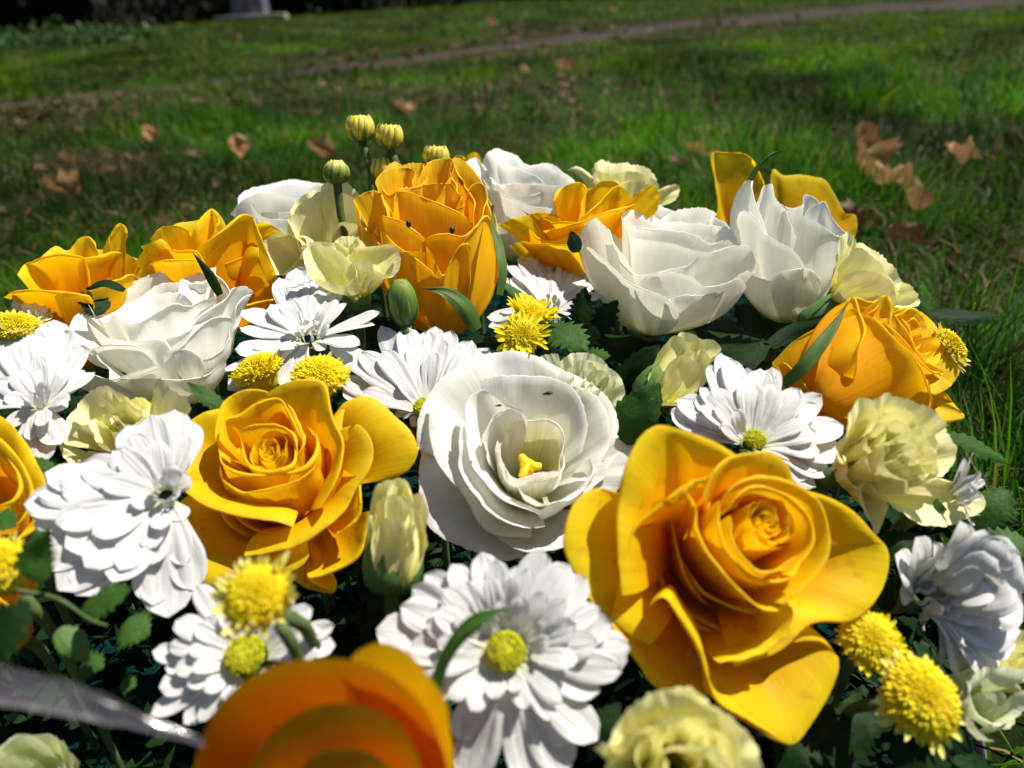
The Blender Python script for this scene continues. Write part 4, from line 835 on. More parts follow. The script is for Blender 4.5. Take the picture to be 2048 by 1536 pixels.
# ===== L4 side view =====
r = Flower('white_lisianthus', 'half closed white lisianthus seen from its outside in front of the upright yellow petal', 'lisianthus', GL, 1575, 420, .325, (.05, .93, .38), .046, 'white')
BB = W(1560, 642, .328)
P = lambda pts, *a, **k: r.petal(Z('C', pts), *a, **{**LK, 'base': BB, **k})
P([(640, 400, -6), (690, 340, -10), (740, 400, -12), (800, 430, -12), (880, 400, -12), (890, 358, -12), (925, 372, -12), (955, 405, -10), (960, 460, -8)], 25, 0, 'd')
P([(860, 500, 0), (920, 430, -2), (975, 393, -4), (1005, 430, -4), (1050, 520, -2), (1090, 572, 0), (1088, 620, 2), (1060, 700, 2)], 60, 0, 'd')
P([(492, 600, -2), (494, 460, 0), (512, 360, 2), (550, 300, 3), (604, 268, 4), (600, 330, 6), (625, 420, 8), (680, 560, 10)], 50, 0, 'd')
P([(630, 420, 2), (652, 340, 2), (692, 298, 2), (712, 340, 4), (745, 400, 6), (785, 460, 9), (810, 560, 12), (815, 640, 15)], 35, 0, 'd')
P([(740, 480, 8), (780, 440, 9), (850, 462, 12), (950, 510, 14), (1040, 572, 13), (1080, 590, 9), (1070, 680, 7)], 65, 0, 'd')
P([(490, 560, 0), (530, 450, 7), (575, 448, 11), (625, 480, 14), (665, 560, 18), (740, 610, 20), (810, 645, 20), (860, 700, 19), (888, 760, 18), (890, 800, 16)], 70, 10, 'd')
P([(700, 800, 18), (780, 760, 19), (890, 755, 18), (950, 790, 14), (965, 850, 10)], 70, 0, 'd')
P([(485, 620, 0), (560, 760, 10), (700, 820, 15), (860, 830, 14), (980, 800, 8), (1060, 700, 2)], 75, 0, 'd')
P([(490, 600, -4), (520, 420, -12), (700, 420, -18), (900, 460, -16), (1070, 600, -6)], 50, 0, 'd')
# ===== L5 rear, L6 rear left =====
r = Flower('white_lisianthus', 'rear white lisianthus just right of the tall yellow rose', 'lisianthus', GL, 1030, 370, .375, (-.05, .92, .38), .040, 'white')
P = lambda pts, *a, **k: r.petal(Z('B', pts), *a, **k)
P([(870, 350, -10), (890, 305, -12), (980, 290, -12), (1050, 320, -14), (1110, 370, -16), (1200, 370, -20), (1270, 400, -24)], 40, 30, 'r', **LK)
P([(780, 350, -24), (830, 330, -22), (870, 360, -18), (900, 420, 10), (960, 480, 22)], 55, 40, 'r', **LK)
P([(1100, 380, -22), (1200, 360, -26), (1300, 410, -28), (1365, 470, -29), (1310, 480, -28)], 60, 50, 'r', **LK)
P([(870, 400, 12), (960, 370, 2), (1080, 400, -6), (1180, 450, 8), (1250, 540, 22)], 50, 10, 'r', **LK)
P([(860, 440, 20), (920, 500, 22), (1020, 550, 24), (1140, 590, 26), (1240, 605, 28)], 65, 40, 'r', **LK)
P([(900, 480, 24), (1000, 470, 18), (1130, 470, 18), (1270, 480, 24), (1320, 480, 28)], 65, 10, 'r', **LK)
P([(870, 560, 27), (900, 660, 28), (960, 680, 28), (1050, 650, 28)], 65, 10, 'r', **LK)
r.core([19, 16, 13, 10, 7, 4], -2, -.3, 0, 137.5, 200, 3, **LK)
r = Flower('white_lisianthus', 'white bloom at the back left between the yellow rose and pale cream petals', 'lisianthus', GL, 560, 410, .385, (0, .93, .35), .036, 'white')
P = lambda pts, *a, **k: r.petal(pts, *a, **k)
P([(475, 410, -20), (480, 390, -22), (530, 372, -24), (590, 362, -26), (640, 368, -28), (680, 385, -28)], 50, 40, 'r', **LK)
P([(460, 428, 26), (490, 395, 18), (540, 390, 14), (600, 400, 14), (650, 400, 20)], 60, 60, 'r', **LK)
P([(500, 400, 26), (520, 430, 26), (570, 440, 26), (600, 430, 24), (640, 430, 24)], 60, 20, 'r', **LK)
P([(510, 420, 27), (520, 460, 28), (580, 470, 28), (620, 450, 28)], 60, 20, 'r', **LK)
r.core([18, 15, 12, 9, 6, 3], -2, -.3, 0, 137.5, 200, 3, **LK)
# pale blurred bloom bottom left behind film, its shade painted with greenish petals
r = Flower('white_lisianthus', 'pale shaded bloom in the bottom left corner behind the clear film', 'lisianthus', GL, 10, 1580, .185, (.05, .75, .66), .03, 'greencream')
r.body(15, -3, 5, 20, 55, 20, 110, **LK)
r.core([12, 9, 6.5, 4.5, 2.5], 1, **LK)

# ---------------- chrysanthemums ----------------
def mum(label, cx, cy, D, ax, tips, rd=.0045, dy=None, w=.0032, disc=True, m='h', H=.012, phi=70, th=85, name='white_chrysanthemum', grp=GM, auto=(), hc=0):
    f = Flower(name, label, 'chrysanthemum', grp, cx, cy, D, ax, H, 'mum', sr=.0014); f.base = f.c - f.a * H
    root = f.c - f.a * .003
    def pet(tip, wf=1.0, ph=phi, tt=th):
        if random.random() < .10: tip = f.c + (tip - f.c) * random.uniform(.72, .9); tt = tt + random.uniform(-30, 25)
        v = tip - f.c; o = v - (v @ f.a) * f.a; o = nrm(o + 1e-9); B = root + o * rd; L = np.linalg.norm(tip - B)
        ph_, tt_ = R(ph + random.uniform(-8, 8)), R(tt + random.uniform(-12, 12))
        P1 = B + L * .35 * (math.cos(ph_) * f.a + math.sin(ph_) * o); P2 = tip - L * .35 * (math.cos(tt_) * f.a + math.sin(tt_) * o)
        C = [(1 - s) ** 3 * B + 3 * (1 - s) ** 2 * s * P1 + 3 * (1 - s) * s * s * P2 + s ** 3 * tip for s in np.linspace(0, 1, 10)]
        ww = w * 1.12 * wf * random.uniform(.85, 1.15) * min(1.15, max(.55, L / .022)); e = random.uniform(2.2, 3.8)
        wfn = lambda s: ww * (.32 + .68 * min(1, s / .6) ** .9) * (.06 + .94 * math.sqrt(max(0, 1 - max(0, (s - .62) / .38) ** e)))
        side = nrm(np.cross(f.a, o)); n_ = nrm(f.a + random.uniform(-.22, .22) * side - o * .1)
        strap('petal', C, wfn, n_, M['mum'], f.t, f.base, cols=9, rows=20, cup=random.uniform(.0, .22), groove=.13, tipr=.18, twist=random.uniform(-.16, .16), wob=.035)
    for t in tips:
        p = f.pt(t[0], t[1], t[2] * (.6 if t[2] > 0 and m == 'h' else 1), m); pet(p, t[3] if len(t) > 3 else 1)
    for (n, rad, h, ph, tt, a0, a1) in auto:     # rows of petals: n, radius mm, tip height mm, angles, azimuth range
        for i in range(n):
            A = R(a0 + (a1 - a0) * (i + random.uniform(-.25, .25)) / n); rr = rad * random.uniform(.88, 1.08)
            pet(f.c + (f.e1 * math.cos(A) + f.e2 * math.sin(A)) * rr * .001 + f.a * (h + random.uniform(-1.3, 1.3)) * .001, .95, ph, tt)
    if disc: dome(f, 'green_disc', rd * .95, .0022, M['green_disc'], 'disc')
    if not disc:
        for i in range(7):
            A = i * .9; pet(f.c + (f.e1 * math.cos(A) + f.e2 * math.sin(A)) * .0035 + f.a * .0035, .5, 30, 20)
    tube('calyx', [f.c - f.a * .0065, f.c - f.a * .009, f.base], [rd * 1.1, rd * .9, .0015], M['sepal'], f.t, f.base)
    return f
def dome(f, nm, rad, h, mat, part='disc', n=8, sg=16):
    V = [f.c + f.a * h]; 
    for i in range(1, n + 1):
        q = i / n * math.pi / 2
        for j in range(sg):
            A = 2 * math.pi * j / sg; V.append(f.c + (f.e1 * math.cos(A) + f.e2 * math.sin(A)) * rad * math.sin(q) + f.a * (h * math.cos(q) + .0003 * fbm(i * 2.1, j * 1.9, 3)))
    Fc = [(0, 1 + j, 1 + (j + 1) % sg) for j in range(sg)] + [(1 + (i - 1) * sg + j, 1 + i * sg + j, 1 + i * sg + (j + 1) % sg, 1 + (i - 1) * sg + (j + 1) % sg) for i in range(1, n) for j in range(sg)]
    mesh(part, np.array(V) - f.base, Fc, mat, f.t)
    # tiny disc florets
    bumps(f, rad, h, 200, .00030, mat, 'disc_florets')
def bumps(f, rad, h, n, s, mat, nm, Ln=1.2, squash=None, taper=.6, top=None, flat=0):
    """packed tiny florets on a dome"""
    V = []; Fc = []; UVs = []
    for i in range(n):
        q = math.acos(1 - (i + .5) / n * (1.0)) ; A = i * 2.39996
        d = f.e1 * math.cos(A) + f.e2 * math.sin(A); p = f.c + d * rad * math.sin(q) + f.a * h * math.cos(q)
        nn = nrm(d * math.sin(q) / rad + f.a * math.cos(q) / h); nn = nrm(nn + np.random.randn(3) * .10 + d * flat * math.sin(q))
        x = nrm(np.cross(nn, f.e1 + .01)); y = np.cross(nn, x); hv = random.uniform(0, .3); k = len(V); sc = s * random.uniform(.75, 1.2) * (.75 + .5 * math.sin(q)); Lf = Ln * sc * (.6 + .7 * math.sin(q)) * random.uniform(.7, 1.3)
        for a, (rr, zz) in enumerate([(taper * .6, -.6), (1, .3), (.85, .85), (.3, 1.25)]):
            for j in range(5):
                B = 2 * math.pi * j / 5; V.append(p + (x * math.cos(B) + y * math.sin(B)) * sc * rr + nn * Lf * zz); UVs.append((j / 5, a / 3 * .8 + hv))
        Fc += [(k + a * 5 + j, k + a * 5 + (j + 1) % 5, k + a * 5 + 5 + (j + 1) % 5, k + a * 5 + 5 + j) for a in range(3) for j in range(5)] + [tuple(k + 15 + j for j in range(5))]
    o = mesh(nm, np.array(V) - f.base, Fc, mat, f.t, UVs); o['kind'] = 'stuff'
def T(f, pts, h=0): return [(*q[:2], q[2] if len(q) > 2 else h) for q in Z(f, [(p[0], p[1], p[2] if len(p) > 2 else h) for p in pts])]

mum('white chrysanthemum with a green centre and a curved leaf blade across it at bottom middle', 1011, 1303, .175, (-.03, .45, .88),
    T('E', [(490, 570, 0), (560, 500, -3), (700, 450, 0), (860, 385, 0), (940, 425, 1), (1050, 460, 2), (1190, 370, 2), (1330, 450, 2), (1420, 520, 0), (1490, 680, 0), (1560, 760, 0), (1655, 890, -1), (1640, 960, -3), (1610, 1020, -2), (1615, 1180, -4), (1480, 1390, -5),
        (1340, 1420, -6), (1320, 1560, -8), (1120, 1620, -8), (1000, 1480, -6), (900, 1560, -9), (780, 1620, -9), (720, 1380, -6), (560, 1150, -4), (440, 1160, -5), (300, 800, -1), (430, 670, 1), (360, 960, -3), (470, 900, 0), (330, 880, -4)])
    + T('E', [(610, 700, 4), (660, 580, 4), (780, 540, 4), (900, 510, 5), (1020, 520, 5), (1110, 470, 5), (1200, 600, 5), (1310, 640, 5), (1370, 770, 5), (1480, 860, 3), (1380, 960, 4), (1290, 1190, 1), (1250, 1280, -1), (1100, 1220, 2), (1070, 1160, 3), (920, 1170, 3), (800, 1230, 2), (690, 1170, 1), (600, 1010, 2), (620, 860, 4), (560, 760, 3)])
    + T('E', [(720, 720, 6), (820, 620, 6), (960, 640, 7), (1080, 620, 7), (1190, 740, 7), (1230, 860, 6)]), rd=.0043, w=.0037, auto=())
mum('white chrysanthemum under the small yellow button flower at lower left', 490, 1310, .18, (-.03, .55, .82),
    T('D', [(730, 910, -1), (890, 720, 1), (960, 690, 2), (1050, 560, 3), (1200, 560, 3), (1620, 590, 3), (1780, 600, 2), (1780, 770, -1), (1880, 870, -3), (1700, 920, 0), (900, 880, 1), (930, 1010, 1), (1000, 1100, 1), (850, 1110, -2), (800, 1250, -4), (980, 1300, -4), (1060, 1290, -3), (1150, 1300, -5), (880, 1000, -2),
            (1640, 690, 2), (1600, 900, 1), (1480, 600, 3), (1350, 590, 3)]) + T('D', [(1040, 780, 4), (1000, 900, 4), (1020, 1010, 4), (1100, 730, 4), (1180, 700, 5), (1090, 1130, 1), (1200, 1180, 0), (1720, 800, 2), (1400, 1250, -3), (1600, 1200, -3)]), rd=.0046, w=.0034)
mum('large white chrysanthemum with broad rounded petals at left partly shaded by the big rose', 330, 985, .205, (.25, .50, .83),
    [(470 - 420, 1010, -3), (72, 985, -1), (48, 1010, -4), (68, 1050, -4), (78, 1130, -5), (115, 1180, -6), (150, 1190, -6), (165, 925, 0), (200, 880, 1), (255, 850, 1), (300, 830, 1), (350, 820, 0), (380, 840, -1), (305, 1210, -8), (335, 1235, -9), (390, 1180, -8), (60, 1080, -6), (110, 1045, -1), (130, 1095, -1), (170, 1135, -1), (225, 1165, -2), (295, 1100, -1), (90, 945, -1), (300, 1130, -3),
     (370, 870, 2), (345, 1000, 3), (322, 1060, 3), (350, 930, 5), (360, 990, 4), (245, 905, 4), (200, 960, 4), (235, 1010, 5), (260, 870, 3), (185, 1070, 2), (370, 1130, -5), (120, 960, 1), (240, 1140, -1), (380, 950, 0), (385, 1060, -3), (310, 880, 4)], rd=.0020, w=.0046, disc=False)
mum('white chrysanthemum with cupped petals at the left edge below the left lisianthus', 75, 800, .245, (.0, .72, .65),
    [(-30, 720, 0), (0, 705, 0), (20, 660, 2), (45, 655, 3), (65, 665, 3), (85, 665, 3), (110, 640, 3), (130, 660, 2), (160, 690, 1), (200, 720, 0), (-40, 800, -2), (10, 850, -4), (40, 870, -5), (60, 915, -8), (90, 925, -9), (120, 890, -6), (150, 820, -3), (170, 760, -1), (190, 745, 0), (60, 880, -5), (30, 830, -3),
     (35, 740, 4), (70, 715, 5), (110, 700, 5), (140, 740, 4), (50, 790, 3), (90, 760, 5), (140, 800, 2), (90, 850, 0), (0, 760, 1), (10, 790, 0)], rd=.0015, w=.0046, m='h', disc=False)
mum('white chrysanthemum between the left lisianthus and the tall rose with a closed heart of petals', 615, 665, .275, (.0, .80, .60),
    [(485, 620, 1), (480, 655, 0), (450, 740, -5), (455, 780, -8), (470, 700, -2), (560, 555, 5), (595, 535, 6), (640, 530, 6), (680, 560, 5), (690, 605, 4), (760, 625, 3), (750, 650, 1), (720, 690, -1), (560, 770, -9), (600, 745, -7), (650, 700, -3), (520, 730, -5), (500, 690, -2),
     (540, 610, 5), (575, 600, 6), (615, 590, 7), (650, 615, 6), (660, 650, 4), (570, 650, 5), (600, 690, 1), (630, 640, 6), (560, 700, 0)], rd=.003, w=.0042, disc=False)
mum('white chrysanthemum with slim pointed petals just above the open white lisianthus', 850, 815, .255, (-.05, .68, .73),
    T('G', [(110, 310, -2), (120, 370, -4), (220, 170, 1), (210, 240, 0), (350, 60, 4), (460, 45, 5), (620, 35, 6), (590, 110, 4), (790, 80, 4), (810, 110, 3), (900, 150, 2), (890, 200, 1), (60, 120, 0), (330, 30, 3), (560, 60, 5), (700, 60, 5), (400, 500, -5), (480, 560, -6), (240, 400, -4), (380, 470, -4), (440, 510, -5)])
    + T('G', [(330, 170, 5), (500, 120, 7), (660, 110, 7), (740, 140, 6), (400, 220, 5), (230, 380, 0), (420, 320, 5), (600, 170, 8), (780, 200, 5)]), rd=.0036, w=.0034)
mum('shaded white chrysanthemum below the rear yellow rose right of the tall rose', 1100, 610, .305, (.02, .85, .52),
    T('B', [(960, 970, 0), (1000, 900, 2), (1080, 860, 4), (1180, 830, 5), (1260, 850, 5), (1370, 830, 5), (1440, 900, 4), (1480, 960, 3), (1505, 1060, 0), (1470, 1130, -3), (1380, 1200, -6), (1280, 1240, -8), (960, 1150, -5), (890, 1180, -7), (900, 1230, -8), (1030, 960, 2), (1180, 940, 3, .8), (1320, 920, 4), (1420, 1000, 2), (1250, 940, 5), (1120, 960, 4), (1400, 1100, 0), (1340, 1160, -3)]), rd=.003, w=.0034, disc=False)
mum('white chrysanthemum in full sun above the largest rose on the right', 1510, 880, .235, (.02, .62, .78),
    T('H', [(165, 480, -2), (200, 420, -1), (300, 400, 1), (320, 360, 2), (370, 240, 4), (430, 180, 5), (570, 190, 6), (640, 260, 6), (700, 255, 6), (750, 330, 5), (860, 370, 4), (970, 400, 2), (940, 450, 2), (1085, 560, -1), (1060, 620, -2), (1075, 700, -4), (1020, 810, -6), (1000, 910, -8), (940, 890, -8), (870, 880, -8), (240, 500, -2), (220, 560, -3), (880, 760, -5), (960, 780, -6)])
    + T('H', [(380, 370, 5), (470, 200, 7), (560, 310, 8), (600, 300, 7), (680, 280, 8), (720, 340, 7), (840, 380, 6), (880, 540, 4), (940, 600, 2), (960, 700, -1), (500, 480, 7), (400, 450, 5), (370, 540, 2), (430, 560, 2), (320, 460, 3)])
    + [(1478, 872, 5, .9), (1440, 850, 4), (1520, 905, 3, .7)], rd=.0032, w=.0038)
mum('white chrysanthemum hanging over the right edge with long drooping petals', 1862, 1195, .21, (.38, .45, .80),
    [(1790, 1110, 2), (1830, 1075, 4), (1870, 1055, 6), (1920, 1040, 8), (1970, 1060, 8), (2005, 1080, 8), (1995, 1120, 8), (2030, 1160, 6), (2048, 1210, 4), (2040, 1260, 2), (2030, 1290, 0), (2000, 1330, -3), (1975, 1350, -4), (1945, 1340, -5), (1915, 1310, -6), (1895, 1330, -8), (1905, 1260, -3), (1960, 1230, 2), (1980, 1170, 5), (1940, 1120, 7), (1900, 1110, 7), (2040, 1110, 6), (1950, 1290, -1), (1995, 1270, 0), (2020, 1230, 3), (1925, 1230, 2),
     (1800, 1180, -2), (1840, 1240, -6, .5), (1850, 1262, -8, .4)], rd=.003, w=.0068, disc=False, m='d', phi=55, th=90)
mum('small white chrysanthemum peeking out behind the ruffled cream carnation', 1925, 985, .225, (.7, .55, .3),
    [(1945, 905, 0), (1960, 940, 0), (1955, 970, 0), (1940, 930, 3), (1965, 1000, 0), (1960, 1030, 0), (1950, 1050, 0), (1930, 915, -3), (1970, 960, -3)], rd=.002, w=.0024, disc=False, m='d', phi=20, th=40)
mum('small white chrysanthemum tip at the far left between the roses and the edge button', 70, 640, .29, (.1, .9, .35),
    [(20, 618, 0), (35, 600, 2), (55, 590, 3), (75, 590, 3), (95, 592, 3), (118, 578, 3), (122, 598, 2), (112, 625, 0), (48, 605, 5), (70, 605, 6), (90, 610, 5)], rd=.0015, w=.0026, disc=False, phi=30, th=50)

# ---------------- buttons ----------------
def button(label, cx, cy, D, ax, rad, h, rays, n=210, raylen=5.0, ph=60, fl=.00075, arc=(0, 360), raymat='ray'):
    rad *= .76; raylen *= 1.35; f = Flower('button_chrysanthemum', label, 'chrysanthemum', GB, cx, cy, D, ax, .014, 'button', sr=.0011)
    sg = 18; V = []
    prof = [(0, 1), (.35, .94), (.65, .76), (.88, .48), (1, 0), (.95, -.35), (.6, -.75), (.2, -1.0)]
    for rr, zz in prof:
        for j in range(sg):
            A = 2 * math.pi * j / sg; V.append((f.e1 * math.cos(A) + f.e2 * math.sin(A)) * rad * .96 * rr + f.a * (h * zz if zz > 0 else .008 * zz) + f.c - f.base)
    n_ = len(prof); mesh('disc', V, [(i * sg + j, i * sg + (j + 1) % sg, (i + 1) * sg + (j + 1) % sg, (i + 1) * sg + j) for i in range(n_ - 1) for j in range(sg)], M['button'], f.t, [(j / sg, .2) for i in range(n_) for j in range(sg)])
    bumps(f, rad, h, int(n * 2.4), fl * .56, M['button'], 'florets', 3.0, flat=1.2)
    rays = int(rays * 1.5)
    for i in range(rays):
        A = R(arc[0] + (arc[1] - arc[0]) * (i + random.uniform(-.3, .3)) / rays); o = f.e1 * math.cos(A) + f.e2 * math.sin(A); pp = R(ph + random.uniform(-22, 22)); L = raylen * .001 * random.uniform(.7, 1.2)
        B = f.c + o * rad * random.uniform(.80, .92) + f.a * random.uniform(-.0014, .0008); d = math.cos(pp) * f.a + math.sin(pp) * o
        C = [B, B + d * L * .5 + o * .0003, B + d * L + o * .0002 * random.uniform(-2, 3)]; ww = .00092 * random.uniform(.8, 1.25)
        strap('ray_petal', C, lambda s: ww * (.55 + .6 * s) * (1 - max(0, (s - .7) / .3) ** 2 * .75), nrm(f.a * .5 - o * .8), M[raymat], f.t, f.base, cols=5, rows=7, cup=.6, tipr=.4)
    return f
button('yellow button flower on a green stem above the lower left white chrysanthemum', 520, 1195, .158, (-.18, .55, .80), .0066, .0050, 26, 230, 4.2, 55, .00062)
button('yellow button flower cut by the left edge beside the big white chrysanthemum', 0, 1140, .185, (-.1, .75, .6), .0075, .0060, 24, 230, 4.5, 35, .0007)
button('left of the two yellow button flowers behind the big left rose, seen from its side', 520, 748, .262, (-.35, .85, .35), .0082, .0062, 26, 240, 4.5, 45, .00075, raymat='button')
button('right of the two yellow button flowers behind the big left rose, domed and bright', 640, 758, .255, (.1, .85, .55), .0092, .0058, 24, 260, 4.5, 50, .0008)
button('flat open yellow button flower right below the tall rose', 1044, 670, .268, (-.05, .55, .85), .0062, .0026, 34, 220, 4.5, 80, .00055, raymat='button')
button('yellow button flower tilted behind the flat open button near the tall rose', 1062, 626, .285, (.25, .80, .45), .0068, .0030, 30, 200, 5.0, 55, .0006, raymat='button')
button('smaller yellow button flower touching the largest rose at lower right', 1738, 1285, .200, (-.1, .62, .75), .0072, .0048, 22, 240, 3.6, 60, .0007, raymat='button')
button('big yellow button flower lowest at the right with rays hanging below', 1836, 1400, .185, (.25, .45, .82), .0096, .0060, 26, 300, 4.2, 95, .00078)
button('yellow button flower half hidden behind the right facing rose', 1892, 700, .268, (.70, .45, .50), .0075, .0050, 20, 230, 4.2, 60, .0007)
button('yellow button flower at the far left edge below the small white chrysanthemum', 28, 662, .27, (.1, .9, .3), .0085, .0055, 22, 240, 5.0, 60, .00078)

# ---------------- carnations ----------------
CK = dict(ruf=.014, rf=3.5, ser=.028, wob=.05)
def carn(label, cx, cy, D, ax, H, mat='cream', calyx=None, name='cream_carnation'):
    f = Flower(name, label, 'carnation', GC, cx, cy, D, ax, H, mat, stem=calyx is None)
    if calyx:   # (px,py) of calyx bottom, depth, top radius m
        (bx, by, bd, r0) = calyx; b = W(bx, by, bd); d = nrm(f.c - b); Lc = np.linalg.norm(f.c - b)
        V = []; UVs = []; sg = 20; prof = [(.25, 0), (.75, .05), (.95, .18), (1.0, .4), (.98, .6), (.92, .78), (.8, .92)]
        x = nrm(np.cross(d, [0, .3, 1])); y = np.cross(d, x)
        for rr, zz in prof:
            for j in range(sg):
                A = 2 * math.pi * j / sg; lob = zz + (.10 * abs(math.cos(A * 2.5)) if zz > .9 else 0) + (.03 * abs(math.cos(A * 2.5)) if .7 < zz < .9 else 0)
                V.append(b + d * lob * Lc * .62 + (x * math.cos(A) + y * math.sin(A)) * r0 * rr); UVs.append((j / sg, zz))
        mesh('calyx', np.array(V) - f.base, [(i * sg + j, i * sg + (j + 1) % sg, (i + 1) * sg + (j + 1) % sg, (i + 1) * sg + j) for i in range(len(prof) - 1) for j in range(sg)], M['calyx'], f.t, UVs)
        tube('stem', [b + d * .002, b - d * .01, b - d * .015 - np.array([0, 0, .015])], [.0022, .0018, .0018], M['stem'], f.t, f.base)
    return f
# C6 large ruffled at right
r = carn('largest ruffled cream carnation at the right beside the largest rose', 1800, 915, .212, (.35, .35, .87), .022)
P = lambda pts, *a, **k: r.petal(Z('H', pts), *a, **{**CK, **k})
P([(1080, 760, -6), (1055, 680, -4), (1085, 580, -2), (1130, 480, 0), (1190, 420, 2), (1250, 440, 2), (1260, 520, 1)], 60, 60)
P([(1180, 430, 0), (1250, 430, 1), (1300, 388, 3), (1400, 420, 3), (1500, 450, 2), (1580, 490, 1), (1640, 560, 0)], 50, 50)
P([(1540, 470, -1), (1610, 540, -1), (1640, 600, -1), (1680, 700, -2), (1660, 790, -3), (1600, 850, -3)], 50, 60)
P([(1650, 850, -6), (1760, 880, -7), (1830, 940, -8), (1825, 1010, -9), (1740, 1060, -10), (1640, 1090, -10), (1530, 1080, -9), (1400, 1030, -8), (1300, 920, -6), (1250, 870, -5)], 70, 80)
P([(1090, 720, -6), (1100, 830, -8), (1150, 890, -9), (1200, 860, -8), (1200, 760, -5)], 60, 60)
P([(1160, 860, -10), (1190, 980, -12), (1240, 1080, -15), (1270, 1140, -17), (1300, 1060, -15), (1330, 980, -13), (1290, 900, -9)], 80, 95, ruf=.01)
P([(1220, 560, 3), (1320, 500, 5), (1420, 530, 6), (1460, 600, 6), (1480, 700, 5)], 40, 30)
P([(1240, 700, 2), (1230, 620, 4), (1300, 560, 6), (1400, 560, 7), (1440, 640, 7)], 40, 20)
P([(1230, 720, 1), (1240, 800, 0), (1320, 860, -1), (1420, 850, 0), (1500, 900, -2), (1600, 960, -4)], 55, 30)
P([(1400, 560, 5), (1470, 570, 6), (1540, 650, 6), (1590, 750, 5), (1600, 820, 3), (1560, 880, 2)], 40, 10)
P([(1300, 660, 5), (1380, 620, 7), (1450, 660, 8), (1500, 740, 7), (1540, 800, 6)], 30, 10)
P([(1320, 760, 3), (1400, 720, 6), (1460, 740, 7), (1520, 820, 5), (1520, 880, 3)], 40, 10)
P([(1420, 540, 6), (1480, 520, 6), (1550, 600, 5), (1600, 680, 4)], 40, 20)
for i, rr in enumerate([12, 10, 8.5, 7, 5.5, 4, 2.6]): r.ring_petal(rr, 50 + i * 137.5, 150, 4, 2, phi=20, th=10 + i, wav=.12, **CK)
# C1 cluster top left : pale broad petals
r = carn('pale cream carnation with broad smooth petals left of the tall rose', 650, 455, .335, (-.05, .85, .5), .028, 'cream')
P = lambda pts, *a, **k: r.petal(Z('A', pts), *a, **{**CK, 'ruf': .012, 'ser': .015, **k})
P([(1600, 300, 10), (1560, 180, 10), (1570, 100, 10), (1620, 40, 8), (1720, 0, 6), (1820, 0, 6), (1880, 50, 6), (1910, 150, 8), (1840, 220, 12)], 30, 30, 'd')
P([(1530, 230, -6), (1545, 110, -6), (1600, 30, -8), (1680, -10, -8), (1740, -20, -8)], 30, 30, 'd')
P([(1420, 240, 4), (1520, 235, 8), (1640, 240, 10), (1650, 280, 12), (1620, 330, 14)], 70, 70, 'd')
P([(1440, 440, 8), (1410, 360, 8), (1385, 300, 8), (1440, 245, 8), (1540, 240, 9), (1620, 300, 12), (1560, 400, 14), (1500, 440, 14)], 60, 70, 'd')
P([(1690, -20, -4), (1760, -60, -8), (1830, -60, -8), (1900, 0, -8), (1930, 60, -6)], 30, 30, 'd')
P([(1770, 240, 10), (1780, 190, 10), (1850, 160, 9), (1930, 190, 9), (1990, 250, 10), (1980, 320, 14)], 40, 40, 'd')
r = carn('frilled cream carnation with green calyx directly left of the tall rose', 700, 515, .300, (.0, .90, .45), .026, 'cream', calyx=(716, 628, .305, .0062))
P = lambda pts, *a, **k: r.petal(Z('A', pts), *a, **{**CK, **k})
P([(1615, 330, 6), (1610, 285, 8), (1700, 270, 6), (1790, 280, 4), (1850, 300, 4), (1900, 250, 2), (1915, 290, 4), (1860, 340, 8)], 40, 60, 'd', base=W(716, 590, .303))
P([(1640, 440, 12), (1620, 350, 12), (1650, 290, 10), (1740, 300, 10), (1820, 330, 12), (1880, 380, 14), (1900, 440, 14), (1850, 490, 14)], 60, 30, 'd', base=W(716, 590, .300))
P([(1780, 270, -2), (1810, 245, -4), (1900, 240, -4), (1950, 290, -4), (1940, 340, 0)], 20, 30, 'd', base=W(716, 590, .303))
P([(1860, 340, 10), (1940, 300, 8), (2030, 285, 6), (2110, 290, 4), (2135, 350, 4), (2125, 420, 4), (2080, 450, 4), (2000, 420, 8), (1940, 480, 12)], 60, 70, 'd', base=W(722, 590, .300))
P([(1840, 420, 14), (1900, 370, 14), (1970, 370, 14), (2000, 430, 12), (1960, 500, 12)], 40, 20, 'd', base=W(718, 590, .298))
P([(1660, 450, 13), (1750, 480, 14), (1840, 500, 14), (1930, 480, 13)], 30, 10, 'd', base=W(716, 600, .300))
# C3 rear
r = carn('small frilly cream carnation at the very back right of centre', 1245, 372, .40, (-.02, .92, .35), .026, 'cream')
P = lambda pts, *a, **k: r.petal(Z('B', pts), *a, **{**CK, **k})
P([(1480, 430, -10), (1450, 400, -10), (1490, 350, -10), (1570, 360, -10), (1650, 355, -10), (1740, 380, -10), (1790, 440, -10), (1800, 500, -8)], 50, 30, 'd')
P([(1320, 395, -4), (1370, 380, -4), (1400, 400, -4), (1450, 450, -2), (1480, 480, 0)], 70, 80, 'd', ruf=.01)
P([(1450, 420, 0), (1480, 400, 0), (1560, 420, 0), (1650, 400, 0), (1720, 420, 0), (1800, 460, 0), (1790, 520, 4)], 50, 20, 'd')
P([(1470, 470, 4), (1550, 450, 6), (1650, 450, 6), (1740, 470, 6), (1780, 540, 6)], 50, 20, 'd')
P([(1800, 580, 4), (1820, 510, 4), (1880, 480, 4), (1915, 480, 4), (1910, 530, 4), (1840, 590, 6)], 70, 80, 'd', ruf=.01)
for i, rr in enumerate([16, 14, 12, 10, 8, 6, 4, 2]): r.ring_petal(rr, 50 + i * 137.5, 150, 3, 2, phi=20, th=10 + i, wav=.12, **CK)
